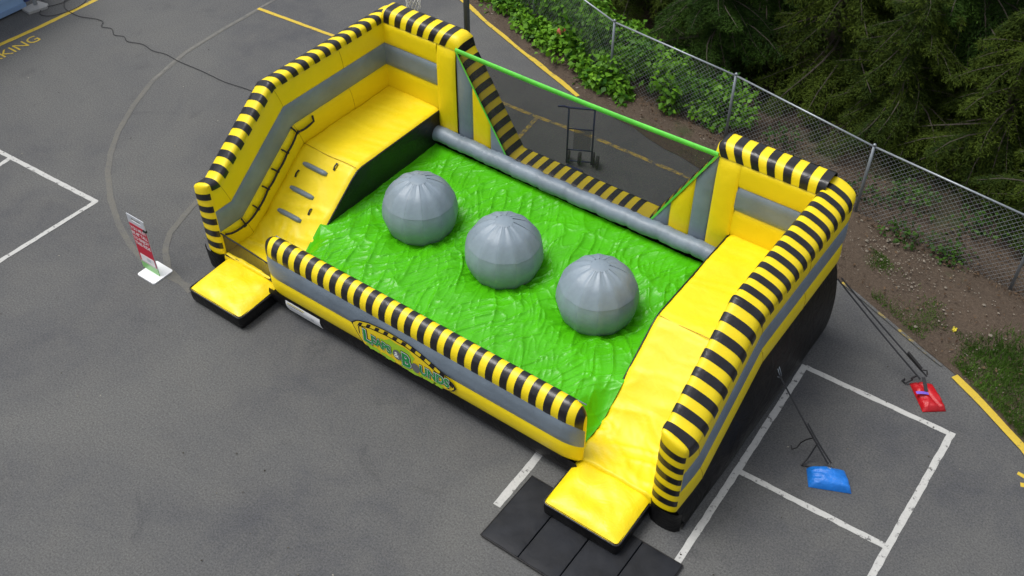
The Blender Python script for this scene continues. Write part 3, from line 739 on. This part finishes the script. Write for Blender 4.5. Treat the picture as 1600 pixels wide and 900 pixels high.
bb = bag('sandbag', [(10.55, 2.16), (10.72, 1.86), (11.30, 2.13), (11.06, 2.45)], .14, 'bag_blue', 'blue vinyl sandbag inside the white painted square', lambda u, v_: .03*(1-abs(u-v_)*2))
MB().grid([[(11.36+.17*t+.035*s, 4.55+.10*t-.045*s, .153+.012*math.sin(math.pi*t)) for s in (0, 1)] for t in np.linspace(0, 1, 5)]).obj('bag_patch', 'purple', rb)
mb = MB().grid([[(10.84+.08*t+s*.05*.5, 2.30-.22*t+s*.05*.86, .162-.07*abs(2*t-1)**3) for s in (-1, 1)] for t in np.linspace(0, 1, 6)]); mb.obj('bag_strap', 'bag_blue', bb)
MB().tube([(10.86+.03*math.cos(a), 2.22+.03*math.sin(a), .172) for a in np.linspace(0, 6.28, 13)], .006, 5).obj('bag_ring', 'galv', bb)
def web(mb, a, b_, wd, sag=0.02, k=10):
    a, b_ = Vector(a), Vector(b_); s = (b_-a).cross(Vector((0, 0, 1))).normalized()*wd/2
    rows = []
    for i in range(k+1):
        t = i/k; p = a.lerp(b_, t)-Vector((0, 0, sag*4*t*(1-t)))
        rows.append([tuple(p-s), tuple(p+s), tuple(p+s+Vector((0, 0, .006))), tuple(p-s+Vector((0, 0, .006)))])
    mb.grid(rows, 0, True)
st = thing('tie_down_strap', (11.40, 4.80, 0), 'black double webbing strap from the inflatable to the red sandbag', 'strap')
mb = MB(); web(mb, (9.50, 5.12, 1.22), (11.33, 4.80, .20), .032); mb.obj('webbing', 'strap_web', st)
mb = MB(); web(mb, (9.54, 5.20, 1.20), (11.40, 4.90, .22), .032); mb.obj('webbing', 'strap_web', st)
mb = MB(); web(mb, (11.36, 4.85, .22), (11.50, 4.64, .16), .06, -.01); mb.obj('webbing', 'strap_web', st)
bk = MB(); a, b_ = Vector((10.98, 4.97, .46)), Vector((11.28, 4.915, .295)); web(bk, a, b_, .065, 0); web(bk, a+Vector((0, 0, .03)), b_+Vector((0, 0, .03)), .05, 0); bk.obj('ratchet', 'rope', st)
MB().tube([(11.30, 4.92, .30), (11.36, 4.95, .30), (11.40, 4.90, .26)], .014, 6).obj('ratchet_handle', 'rope', st)
MB().tube([(11.26, 4.80, .24), (11.20, 4.77, .16), (11.22, 4.82, .10), (11.15, 4.74, .04), (11.08, 4.78, .02), (11.10, 4.84, .02)], .016, 6).obj('loose_tail', 'strap_web', st)
st2 = thing('tie_down_strap', (10.85, 2.3, 0), 'black webbing strap from the inflatable to the blue sandbag', 'strap')
mb = MB(); web(mb, (9.62, 2.62, 1.20), (10.80, 2.34, .13), .03); mb.obj('webbing', 'strap_web', st2)
mb = MB(); web(mb, (10.30, 2.47, .62), (10.84, 2.38, .13), .03); mb.obj('webbing', 'strap_web', st2)
MB().tube([(10.54, 2.42, .36), (10.50, 2.28, .10), (10.46, 2.16, .02), (10.52, 2.20, .02), (10.60, 2.22, .02), (10.68, 2.25, .02)], .014, 6).obj('loose_tail', 'strap_web', st2)
MB().tube([(10.46, 2.44, .42), (10.36, 2.42, .32), (10.30, 2.40, .22), (10.28, 2.34, .14), (10.22, 2.30, .10), (10.18, 2.36, .10)], .011, 6).obj('hook', 'rope', st2)
for dy in (0, .05): MB().tube([(9.60, 2.60+dy, 1.30), (9.64, 2.61+dy, 1.20), (9.66, 2.64+dy, 1.10), (9.63, 2.60+dy, 1.14)], .010, 5).obj('anchor_ring', 'galv', infl, True)

# ------------------------------------------------------------------ hand truck behind the net
ht = thing('hand_truck', (3.5, 6.5, 0), 'dark blue upright hand truck standing behind the safety net', 'hand truck')
A, B = Vector((3.20, 6.42, 0)), Vector((3.66, 6.66, 0)); dv = (B-A).normalized(); nv = Vector((-dv.y, dv.x, 0))
for p in (A, B): MB().tube([p+Vector((0, 0, .06)), p+Vector((0, 0, .7)), p+Vector((0, 0, 1.42))], .020, 8).obj('rail', 'truck_blue', ht, True)
MB().tube([A-dv*.20+nv*-.10+Vector((0, 0, 1.50)), A-dv*.10+Vector((0, 0, 1.44)), A+Vector((0, 0, 1.42)), B+Vector((0, 0, 1.42)), B+dv*.10+Vector((0, 0, 1.44)), B+dv*.20-nv*.10+Vector((0, 0, 1.50))], .022, 8).obj('handle', 'truck_blue', ht, True)
for z_ in (.92, .40, .12): MB().tube([A+Vector((0, 0, z_)), B+Vector((0, 0, z_))], .014, 8).obj('crossbar', 'truck_blue', ht, True)
A2 = A+dv*.12
MB().grid([[tuple(A2+dv*.36*s+Vector((0, 0, .41+.50*t))) for s in (0, 1)] for t in (0, 1)]).obj('mesh_back', 'net_truck', ht)
def wheel(c, ax, r, wd, par):
    rows = []
    x, y = Vector((0, 0, 1)), ax.cross(Vector((0, 0, 1)))
    for o_, k in ((-wd/2, .45), (-wd/2, .85), (-wd/3, 1), (wd/3, 1), (wd/2, .85), (wd/2, .45)):
        rows.append([tuple(c+ax*o_+(x*math.cos(a)+y*math.sin(a))*r*k) for a in np.linspace(0, 2*math.pi, 20, endpoint=False)])
    o = MB().grid(rows, 0, True).obj('wheel', 'rubber', par, True)
    MB().tube([c-ax*wd*.45, c+ax*wd*.45], r*.46, 12).obj('hub', 'galv', o)
for p in (A+dv*.02+nv*.14, B+dv*.02+nv*.14, B+dv*.12+nv*.02, A+dv*.26+nv*.1): wheel(p+Vector((0, 0, .13)), dv, .13, .07, ht)
MB().box((3.22, 6.25, .02), (3.62, 6.42, .035)).obj('toe_plate', 'truck_blue', ht)

# ------------------------------------------------------------------ basketball hoop
bh = thing('basketball_hoop', (.72, 6.34, 0), 'grey basketball pole with white net standing behind the rear wall', 'basketball hoop')
MB().tube([(.72, 6.34, 0), (.72, 6.34, 3.3), (.68, 6.32, 3.7), (.55, 6.27, 3.95), (.35, 6.2, 4.0), (.12, 6.12, 3.95)], .062, 14).obj('pole', 'pole_grey', bh, True)
hd = Vector((-.34, 5.95, 0)); dr = (Vector((.72, 6.34, 0))-hd).normalized(); sd_ = Vector((-dr.y, dr.x, 0)); bc = hd+dr*.42
bm_ = MB(); bp = [bc-sd_*.65, bc+sd_*.65]
bm_.add([tuple(p+dr*o_+Vector((0, 0, z_))) for o_ in (0, .04) for p, z_ in ((bp[0], 3.42), (bp[1], 3.42), (bp[1], 4.25), (bp[0], 4.25))], [(0,1,2,3), (7,6,5,4), (0,4,5,1), (1,5,6,2), (2,6,7,3), (3,7,4,0)])
bm_.obj('backboard', 'white_plastic', bh)
HZ = 3.12
MB().tube([tuple(hd+Vector((.228*math.cos(a), .228*math.sin(a), HZ))) for a in np.linspace(0, 2*math.pi, 25)], .010, 6).obj('rim', 'rim_orange', bh, True)
MB().tube([hd+dr*.228+Vector((0, 0, HZ)), hd+dr*.40+Vector((0, 0, HZ)), hd+dr*.42+Vector((0, 0, 3.45))], .02, 6).obj('bracket', 'rim_orange', bh)
nm = MB()
def npnt(k, lev): 
    r = [.228, .20, .17, .15, .14, .145][lev]; a = 2*math.pi*(k+.5*(lev % 2))/12; return hd+Vector((r*math.cos(a), r*math.sin(a), HZ-.09*lev))
for k in range(12):
    for lev in range(5):
        o_ = 0 if lev % 2 == 0 else 1
        nm.tube([npnt(k, lev), npnt(k, lev+1) if lev % 2 == 0 else npnt(k+1, lev+1)], .007, 4, caps=False)
        nm.tube([npnt(k, lev), npnt(k-1, lev+1) if lev % 2 == 0 else npnt(k, lev+1)], .007, 4, caps=False)
nm.obj('net', 'net_white', bh)

# ------------------------------------------------------------------ power cord
cp = [(-.5, 4.6), (-2.2, 4.62), (-3.4, 4.52), (-4.26, 4.45), (-4.87, 4.36), (-5.3, 4.36), (-5.76, 4.36), (-6.4, 4.33), (-6.9, 4.36), (-7.27, 4.28), (-7.7, 4.33), (-8.11, 4.20), (-8.35, 4.30), (-8.61, 4.21), (-8.9, 4.36), (-9.18, 4.28), (-9.35, 4.45), (-9.62, 4.43), (-10.0, 4.28), (-10.40, 4.27), (-10.75, 4.35), (-11.05, 4.65), (-10.9, 5.0), (-10.55, 4.85), (-10.45, 4.4), (-10.6, 3.9), (-10.9, 3.75), (-11.1, 4.0), (-10.95, 4.5), (-11.1, 5.2), (-11.5, 5.6)]
cpts = []
for i in range(len(cp)-1):
    p0, p1, p2, p3 = [Vector((*cp[max(0, min(len(cp)-1, k))], 0)) for k in (i-1, i, i+1, i+2)]
    for j in range(5):
        t = j/5; q = .5*((2*p1)+(-p0+p2)*t+(2*p0-5*p1+4*p2-p3)*t*t+(-p0+3*p1-3*p2+p3)*t**3); cpts.append((q.x, q.y, .022))
pc = MB().tube(cpts, .008, 6).obj('power_cord', 'cord', None, True); tag(pc, 'black power cord snaking across the asphalt to the blue building', 'cord')

# ------------------------------------------------------------------ blue building corner
bd = thing('portable_building', (-13.4, 1.0, 0), 'light blue clapboard building at the upper left corner', 'building')
MB().box((-16, -4.6, .10), (-11.50, 3.76, 2.9)).obj('wall', 'wall_blue', bd)
sbm = MB(); sbm.add([(0, 0, 0), (.035, 0, 0), (.008, 0, .20), (0, 0, .20), (0, 8.3, 0), (.035, 8.3, 0), (.008, 8.3, .20), (0, 8.3, .20)], [(0,1,2,3), (7,6,5,4), (1,5,6,2), (0,4,5,1), (2,6,7,3)])
sme = sbm.mesh('siding_board', 'wall_blue')
for k in range(14):
    o = link('siding_board', sme, bd); o.location = (-11.497, -4.57, .18+.195*k)
MB().box((-11.497, -4.6, .06), (-11.44, 3.76, .178)).obj('skirting_board', 'trim_blue', bd)
MB().box((-11.55, 3.765, .18), (-11.435, 3.90, 2.9)).obj('corner_trim', 'wall_navy', bd)
MB().add([(-16.3, -4.9, 2.9), (-11.1, -4.9, 2.9), (-11.1, 4.2, 2.9), (-16.3, 4.2, 2.9), (-16.3, -.4, 4.0), (-11.1, -.4, 4.0)], [(0,1,5,4), (2,3,4,5), (0,4,3), (1,2,5), (0,3,2,1)]).obj('roof', 'roof_grey', bd)
MB().tube([(-11.36, 3.96, .05), (-11.36, 3.96, 1.5), (-11.36, 3.96, 2.85)], .055, 8).obj('downspout', 'downspout', bd, True)
sp = MB().prism([(-11.45, 3.62), (-11.14, 3.60), (-11.02, 4.05), (-11.12, 4.16), (-11.45, 4.10)], .003, .07).obj('splash_block', 'concrete'); tag(sp, 'pale concrete splash block at the foot of the grey downspout', 'splash block')

# ------------------------------------------------------------------ chain-link fences
def chain_bay(p0, p1, z0, z1, pitch, r, lean=0.0):
    """diagonal wires of one bay as one mesh"""
    p0, p1 = Vector((*p0, 0)), Vector((*p1, 0)); d = (p1-p0); ln = d.length; d.normalize(); nn = Vector((-d.y, d.x, 0)); h = z1-z0
    mb = MB(); k = -h
    while k < ln+h:
        for s in (1, -1):
            # line: x = k + s*(z) within [0,ln],[0,h]
            pts = []
            x_at = lambda z_: (k+z_) if s > 0 else (k+h-z_)
            za, zb = 0.0, h
            xa, xb = x_at(za), x_at(zb)
            lo, hi = min(xa, xb), max(xa, xb)
            if hi <= 0 or lo >= ln: continue
            zz = [za, zb]
            inv = (lambda x_: x_-k) if s > 0 else (lambda x_: k+h-x_)
            if lo < 0: zz = [max(min(zz), inv(0)), max(zz)] if s > 0 else [min(zz), min(max(zz), inv(0))]
            if hi > ln: zz = [min(zz), min(max(zz), inv(ln))] if s > 0 else [max(min(zz), inv(ln)), max(zz)]
            if zz[1]-zz[0] < .03: continue
            kk = max(1, int((zz[1]-zz[0])/.5))
            for i in range(kk+1):
                z_ = zz[0]+(zz[1]-zz[0])*i/kk; x_ = x_at(z_)
                bow = .03*math.sin(x_*1.9)*math.sin(math.pi*z_/h)
                pts.append(p0+d*x_+nn*(s*.004+bow+lean*z_)+Vector((0, 0, z0+z_)))
            mb.tube(pts, r, 3, caps=False)
        k += pitch
    return mb
FP = [(-9.5, 14.4), (-6.5, 13.1), (-3.6, 11.85), (-.62, 10.64), (2.36, 9.44), (5.49, 9.08), (8.70, 8.42), (11.85, 8.02), (15.0, 7.5), (18.2, 7.0)]
fence = thing('chain_link_fence', (5.49, 9.08, 0), 'galvanised chain-link fence along the wooded edge of the yard', 'fence')
FH = 1.66
postm = MB().tube([(0, 0, -.1), (0, 0, .8), (0, 0, FH+.02)], .030, 10).mesh('post', 'galv', True)
capm2 = MB().tube([(0, 0, FH+.02), (0, 0, FH+.05), (0, 0, FH+.07)], [.036, .034, .012], 10).mesh('post_cap', 'galv', True)
for x, y in FP:
    o = bpy.data.objects.new('post', postm); COL.objects.link(o); o.parent = fence; o.matrix_parent_inverse = Matrix.Translation(-Vector(fence.location)); o.location = (x, y, 0)
    o2 = bpy.data.objects.new('post_cap', capm2); COL.objects.link(o2); o2.parent = o
for a, b_ in zip(FP[:-1], FP[1:]):
    MB().tube([(*a, FH), (*b_, FH)], .020, 8).obj('top_rail', 'rail', fence, True)
    o = chain_bay(a, b_, .03, FH-.015, .104, .0029).obj('wire_mesh', 'wire', fence); o['kind'] = 'stuff'
f2 = thing('chain_link_fence', (-11.3, 6, 0), 'short chain-link fence run beside the blue building', 'fence')
for y in (4.25, 7.2):
    o = bpy.data.objects.new('post', postm); COL.objects.link(o); o.parent = f2; o.matrix_parent_inverse = Matrix.Translation(-Vector(f2.location)); o.location = (-11.55, y, 0)
MB().tube([(-11.55, 4.25, FH), (-11.55, 7.2, FH)], .02, 8).obj('top_rail', 'rail', f2, True)
MB().tube([(-11.55, 4.25, .08), (-11.55, 7.2, .08)], .02, 8).obj('bottom_rail', 'rail', f2, True)
o = chain_bay((-11.55, 4.25), (-11.55, 7.2), .03, FH-.015, .104, .0029).obj('wire_mesh', 'wire', f2); o['kind'] = 'stuff'

# ------------------------------------------------------------------ vegetation
def unit(v): return v/np.linalg.norm(v, axis=-1, keepdims=True)
def leaf_quads(P, D, N, ln, wd, fold=.25):
    """P base, D direction, N approx normal: 2-triangle-pair folded leaf -> (n,4,3) diamond"""
    S = unit(np.cross(D, N)); N2 = np.cross(S, D)
    a = P; c = P+D*ln[:, None]; m_ = P+D*(ln*.45)[:, None]
    l = m_-S*(wd/2)[:, None]+N2*(wd*fold)[:, None]; r = m_+S*(wd/2)[:, None]+N2*(wd*fold)[:, None]
    return np.stack([a, l, c, r], 1)
def bush(seed, n_, rx, ry, h, lsz, mat, clumps=26):
    r = np.random.default_rng(seed)
    cc = np.stack([r.uniform(-rx, rx, clumps), r.uniform(-ry, ry, clumps), np.zeros(clumps)], 1)
    cc[:, 2] = h*r.uniform(.25, 1, clumps)*np.sqrt(np.clip(1-(cc[:, 0]/rx/1.1)**2*.8-(cc[:, 1]/ry/1.1)**2*.5, .08, 1))
    k = r.integers(0, clumps, n_); g = r.normal(size=(n_, 3)); g = unit(g); rad = r.uniform(.35, 1, n_)**.5*(.16+.20*h*r.random(clumps)[k])
    P = cc[k]+g*rad[:, None]*np.array([1.15, 1.15, .8]); P[:, 2] = np.abs(P[:, 2])*1.0+.02
    D = g*.6+r.normal(size=(n_, 3))*.5; D[:, 2] -= .25; D = unit(D); N = g+np.array([0, 0, 1.0]); N = unit(N+r.normal(size=(n_, 3))*.3)
    ln = lsz*r.uniform(.6, 1.3, n_); var = np.clip(.25+.55*(g[:, 2]*.5+.5)*r.random(clumps)[k]*1.4+r.normal(size=n_)*.13, 0, 1)
    var = np.clip(r.random(clumps)[k]*.7+r.normal(size=n_)*.18+.12, 0, 1)
    return fast_quads('leaves', leaf_quads(P, D, N, ln, ln*r.uniform(.6, .85, n_)), mat, var), cc
def plant(name, x, y, seed, n_, rx, ry, h, lsz, mat, label, cat, group, rot=0.0):
    me, cc = bush(seed, n_, rx, ry, h, lsz, mat)
    t = thing(name, (x, y, 0), label, cat, group); t.rotation_euler = (0, 0, rot)
    o = bpy.data.objects.new('leaves', me); COL.objects.link(o); o.parent = t
    mb = MB(); rr_ = random.Random(seed)
    for c_ in cc[::2]:
        mb.tube([(0, 0, 0), (c_[0]*.4, c_[1]*.4, .03), (c_[0]*.8, c_[1]*.8, c_[2]*.6), (c_[0], c_[1], c_[2])], [.012, .010, .009, .005], 4, caps=False)
    o = mb.obj('stems', 'twig'); o.parent = t
    return t
BG = 'brambles along the chain-link fence'
BRAM = [(-3.3, 12.6, 1.6, .7, 1.5, 2600, 'leafy green bramble at the far end of the fence, top edge of the photo'),
        (-1.2, 11.6, 1.4, .6, 1.35, 3000, 'bright green bramble behind the fence left of the red disc'),
        (.45, 10.9, 1.2, .55, 1.3, 3000, 'bright green bramble thicket around the red disc'),
        (1.8, 10.3, 1.1, .5, 1.2, 2700, 'green bramble growing behind the fence just left of a post above the green strap'),
        (3.3, 9.9, 1.2, .5, 1.1, 2600, 'green bramble at the fence right of the post above the green strap'),
        (4.7, 9.72, 1.0, .42, .95, 1900, 'green bramble left of the fence post by the right tower'),
        (.6, 9.90, 1.1, .22, .5, 1500, 'low bramble spilling out in front of the fence below the red disc'),
        (2.4, 9.28, .6, .2, .36, 700, 'low bramble at the foot of the fence above the middle of the green strap'),
        (-1.4, 10.75, 1.0, .22, .5, 1000, 'low bramble in front of the fence beside the yellow kerb line')]
for i, (x, y, rx, ry, h, n_, lb) in enumerate(BRAM):
    plant('bramble_bush', x, y, 100+i, n_, rx, ry, h, .135, 'leaf_bramble', lb, 'bush', BG, math.atan2(-1.2, 2.98) if x < 2.4 else -.12)
for i, (x, y, rx, ry, h, n_, lb) in enumerate([(6.6, 9.55, .30, .25, .5, 170, 'small lone green sapling behind the fence above the right tower'),
        (8.6, 9.0, .3, .25, .45, 150, 'small green weed behind the fence right of the right tower'),
        (10.2, 8.25, .8, .20, .28, 420, 'low green weeds along the foot of the fence right of the tower'),
        (9.4, 9.25, .5, .4, .5, 300, 'small green shrub in the shade behind the fence bay beside the right tower'),
        (11.2, 9.3, .7, .4, .6, 420, 'yellow-green shrub behind the fence at the right edge of the photo')]):
    plant('undergrowth_plant', x, y, 140+i, n_, rx, ry, h, .085, 'leaf_dark', lb, 'plant', 'small plants along the fence')

def conifer(seed, H, R, nb, z_low=.03):
    r = np.random.default_rng(seed); QV = []; VV = []; TW = MB()
    for i in range(nb):
        t = (i+r.random())/nb; z0 = H*(z_low+.95*t); az = r.uniform(0, 2*math.pi); ln = (R*(1-t)**.75*r.uniform(.65, 1.12)+.22)
        bd_ = np.array([math.cos(az), math.sin(az), 0]); side = np.array([-bd_[1], bd_[0], 0])
        upk, dr_ = r.uniform(-.05, .5), r.uniform(.25, .9)
        f_ = lambda s: np.array([0, 0, z0])[None]+bd_[None]*(ln*s)[:, None]+side[None]*(ln*.12*np.sin(s*3+az))[:, None]+np.array([0, 0, 1.])[None]*(ln*(upk*s-dr_*s**2))[:, None]
        ss = np.linspace(0, 1, 6); pp = f_(ss); pp[:, 2] = np.maximum(pp[:, 2], .05)
        TW.tube([tuple(q) for q in pp], [.012*ln*(1-.85*s)+.003 for s in ss], 4, caps=False)
        ns = max(4, int(ln/.085)); s = np.linspace(.14, 1, ns); s = np.repeat(s, 2); sg_ = np.tile([1., -1.], ns)
        base = f_(s); tg = f_(np.minimum(s+.02, 1.02))-f_(s-.02); tg = unit(tg)
        sl = (ln*.42*(1-s)**.8+.13)*r.uniform(.6, 1.2, len(s)); ang = np.radians(r.uniform(38, 65, len(s)))
        sdv = tg*np.cos(ang)[:, None]+side[None]*(sg_*np.sin(ang))[:, None]; sdv[:, 2] -= r.uniform(.1, .5, len(s)); sdv = unit(sdv)
        tone = r.uniform(0, 1)
        km = 15; tt = (np.arange(km)+.5)/km
        B_ = base[:, None, :]+sdv[:, None, :]*(sl[:, None]*tt[None])[:, :, None]; B_[:, :, 2] -= (sl[:, None]*tt[None]**2)*.35
        B_ = np.repeat(B_.reshape(-1, 3), 2, 0); Dv = np.repeat(np.repeat(sdv, km, 0), 2, 0); sgn = np.tile([1., -1.], len(Dv)//2)
        keep = r.random(len(B_)) < .82; B_, Dv, sgn = B_[keep], Dv[keep], sgn[keep]
        lat = unit(np.cross(Dv, np.array([0, 0, 1.])[None])+1e-6); D2 = unit(Dv*.75+lat*(sgn*.6)[:, None]+r.normal(size=Dv.shape)*.50+np.array([0, 0, -.10])[None])
        N = unit(np.array([0, 0, 1.])[None]+r.normal(size=D2.shape)*.45); L2 = r.uniform(.05, .15, len(B_)); 
        QV.append(leaf_quads(B_, D2, N, L2, r.uniform(.014, .028, len(B_)), .1))
        tipness = np.repeat(np.repeat(np.repeat(tt[None], len(s), 0).reshape(-1), 2), 1)[keep]
        VV.append(np.clip(.1+.45*tone+.30*tipness+r.normal(size=len(B_))*.14, 0, 1))
    V = np.concatenate(QV); V[:, :, 2] = np.maximum(V[:, :, 2], .03)
    tr = MB().tube([(0, 0, -.1), (.03, .02, H*.3), (0, .04, H*.65), (0, 0, H)], [.035*H*.55, .028*H*.5, .016*H*.5, .01], 10).mesh('trunk', 'bark', True)
    return V, np.concatenate(VV), TW.mesh('branches', 'twig'), tr
VAR = []
for sd_i, (H, R, nb, mt) in enumerate(((6.4, 2.8, 120, 'needle'), (4.8, 2.6, 110, 'needle_warm'), (7.4, 3.1, 130, 'needle'))):
    V, vv, tw, tr = conifer(300+sd_i, H, R, nb); VAR.append((fast_quads('foliage', V, mt, vv), tw, tr))
TREES = [(1.4, 12.9, 1, .85, .3, 'dark conifer overhanging the left part of the fence'),
         (4.1, 11.3, 0, .72, 1.9, 'dark conifer whose drooping branches reach the fence rail above the green strap'),
         (3.6, 14.9, 2, .9, 2.6, 'tall dark conifer at the top edge above the hand truck'),
         (6.3, 12.2, 1, .92, 4.0, 'bushy olive conifer at the middle of the wood behind the right tower'),
         (6.4, 16.0, 2, .9, .9, 'tall conifer deep in the wood at the top edge'),
         (8.2, 11.3, 1, .78, 5.0, 'feathery conifer close behind the fence bay beside the right tower'),
         (8.9, 13.6, 0, 1.0, 1.2, 'wide conifer near the middle of the upper right woodland'),
         (10.3, 11.4, 1, .85, 2.9, 'olive conifer right of the feathery conifer behind the right tower'),
         (12.2, 10.2, 1, .78, 2.2, 'low yellow-green conifer leaning over the right end of the fence rail'),
         (11.6, 14.6, 2, .8, 5.2, 'tall conifer below the top right corner'),
         (13.0, 12.8, 0, .9, 3.3, 'dark conifer at the right edge of the photo'),
         (14.6, 10.6, 1, .9, .2, 'conifer beyond the right edge behind the fence'),
         (1.0, 16.0, 2, .9, 4.4, 'conifer deep in the wood at the top centre'),
         (-1.8, 14.0, 0, .8, 5.5, 'conifer behind the brambles at the top centre'),
         (8.6, 17.4, 2, 1.0, 3.9, 'conifer deep in the wood at the top right'),
         (12.0, 17.5, 0, 1.1, 1.0, 'farthest conifer behind the top right corner')]
for x, y, k, s, rot, lb in TREES:
    t = thing('conifer_tree', (x, y, 0), lb, 'tree', 'conifers in the wood behind the fence'); t.rotation_euler = (0, 0, rot); t.scale = (s, s, s)
    fo_, tw, tr = VAR[k]
    tk = bpy.data.objects.new('trunk', tr); COL.objects.link(tk); tk.parent = t
    cr = bpy.data.objects.new('crown', fo_); COL.objects.link(cr); cr.parent = t
    br_ = bpy.data.objects.new('branches', tw); COL.objects.link(br_); br_.parent = tk

# woodland floor litter, gravel and grass
def scatter_mask(n_, x0, x1, d0, d1, seed):
    r = np.random.default_rng(seed); x = r.uniform(x0, x1, n_); y = curby(x)+r.uniform(d0, d1, n_); return r, x, y
r, x, y = scatter_mask(26000, -4, 16, .12, 8.5, 501)
keep = (y > np.interp(x, [p[0] for p in FP], [p[1] for p in FP])-.25) | (r.random(len(x)) < .22); x, y = x[keep], y[keep]; n_ = len(x)
D = unit(np.stack([r.normal(size=n_), r.normal(size=n_), r.normal(size=n_)*.25], 1)); N = unit(np.stack([r.normal(size=n_)*.4, r.normal(size=n_)*.4, np.ones(n_)], 1))
P = np.stack([x, y, .11+r.random(n_)*.05], 1); ln = r.uniform(.025, .09, n_)
o = link('leaf_litter', fast_quads('leaf_litter', leaf_quads(P, D, N, ln, ln*r.uniform(.2, .6, n_)), 'litter', r.random(n_))); tag(o, 'brown fallen leaves and twigs scattered over the dirt', 'leaf litter', kind='stuff')
mb = MB(); rr_ = random.Random(5)
ico = [(0, 0, 1), (.9, 0, .3), (.28, .85, .3), (-.72, .53, .3), (-.72, -.53, .3), (.28, -.85, .3), (0, 0, -.3)]
icf = [(0, 1, 2), (0, 2, 3), (0, 3, 4), (0, 4, 5), (0, 5, 1), (6, 2, 1), (6, 3, 2), (6, 4, 3), (6, 5, 4), (6, 1, 5)]
for i in range(900):
    cl = rr_.random()
    if cl < .45: x = rr_.gauss(9.9, .7); d = rr_.uniform(.7, 2.0)
    elif cl < .8: x = rr_.uniform(8.5, 14); d = rr_.uniform(.05, 2.6)
    else: x = rr_.uniform(-3, 8.5); d = rr_.uniform(.05, 1.3)
    s = rr_.uniform(.006, .02)*(1 if rr_.random() > .05 else 2.2); a = rr_.uniform(0, 6.28); yy = float(curby(x))+d
    mb.add([(x+s*(p[0]*math.cos(a)-p[1]*math.sin(a))*rr_.uniform(.8, 1.3), yy+s*(p[0]*math.sin(a)+p[1]*math.cos(a)), min(d*4, 1)*.055+.015+min(d, .5)*.06+s*p[2]*.8) for p in ico], icf)
o = mb.obj('gravel', 'stone'); tag(o, 'pale pebbles scattered over the dirt verge', 'gravel', kind='stuff')
def grass(n_, x, y, seed, name, label, hmin, hmax):
    r = np.random.default_rng(seed); n_ = len(x)
    hh = r.uniform(hmin, hmax, n_); a = r.uniform(0, 6.28, n_); w_ = r.uniform(.004, .009, n_); l1 = r.normal(size=(n_, 2))*.5*hh[:, None]
    b0 = np.stack([x-np.cos(a)*w_, y-np.sin(a)*w_, np.full(n_, .06)], 1); b1 = np.stack([x+np.cos(a)*w_, y+np.sin(a)*w_, np.full(n_, .06)], 1)
    tp = np.stack([x+l1[:, 0], y+l1[:, 1], .07+hh], 1); tp2 = tp+np.stack([np.cos(a)*w_*.3, np.sin(a)*w_*.3, 0*w_], 1)
    o = link(name, fast_quads(name, np.stack([b0, b1, tp2, tp], 1), 'grass_blade', np.clip(vnoise(x*1.4, y*1.4, seed)*.8+r.normal(size=n_)*.18, 0, 1))); tag(o, label, 'grass', kind='stuff')
r = np.random.default_rng(601); x = r.uniform(11.6, 16, 60000); d = r.uniform(.06, 3.4, 60000); y = curby(x)+d
k = (vnoise(x*1.3, y*1.3, 602)*.6+np.clip((x-11.7)/1.0, 0, 1)*.75-np.clip((d-1.1)/1.2, 0, 1)*.8+r.normal(size=len(x))*.20) > .62; grass(0, x[k], y[k], 603, 'grass', 'short green grass beside the yellow kerb line at the right edge', .04, .10)
x = r.uniform(8.6, 12, 24000); d = r.uniform(.1, 1.2, 24000); y = curby(x)+d
k = vnoise(x*2.2, y*2.2, 604)+r.normal(size=len(x))*.10 > .74; grass(0, x[k], y[k], 605, 'sparse_grass', 'sparse tufts of grass on the dirt near the right tower', .02, .06)
# small litter
cx, cy = 11.35, 6.35
o = MB().grid([[(cx+.07*i/5+.01*math.sin(j*3), cy+.11*j/6+.015*math.sin(i*2), .08+.02*math.sin(i*1.7)*math.cos(j*1.3)) for j in range(7)] for i in range(6)]).obj('paper_scrap', 'scrap_yellow', None, True); tag(o, 'crumpled yellow scrap on the dirt near the grass', 'litter')
dm = MB(); rows = []
for rad, z_ in ((.001, .02), (.07, .02), (.105, .016), (.118, -.008), (.11, -.012), (.10, .008), (.07, .012)): rows.append([(rad*math.cos(a), rad*math.sin(a), z_) for a in np.linspace(0, 2*math.pi, 20, endpoint=False)])
o = dm.grid(rows, 0, True).obj('flying_disc', 'disc_red', None, True, loc=(.62, 10.02, .55), rot=(1.0, .2, .4)); tag(o, 'faded red disc caught in the brambles by the fence', 'disc')

# bits of grit and leaf crumbs lying on the asphalt
r = np.random.default_rng(701); n_ = 420
x = r.uniform(-10, 13, n_); y = r.uniform(-4.5, 8.5, n_); k = (y < curby(x)-.1) & ~((x > -.6) & (x < 9.7) & (y > -1.9) & (y < 5.4)); x, y = x[k], y[k]; n_ = len(x)
D = unit(np.stack([r.normal(size=n_), r.normal(size=n_), r.normal(size=n_)*.1], 1)); N = unit(np.stack([r.normal(size=n_)*.3, r.normal(size=n_)*.3, np.ones(n_)], 1)); ln = r.uniform(.012, .045, n_)
o = link('grit', fast_quads('grit', leaf_quads(np.stack([x, y, np.full(n_, .014)], 1), D, N, ln, ln*.6), 'crumb', r.random(n_)**2)); tag(o, 'scattered grit and leaf crumbs on the asphalt', 'grit', kind='stuff')
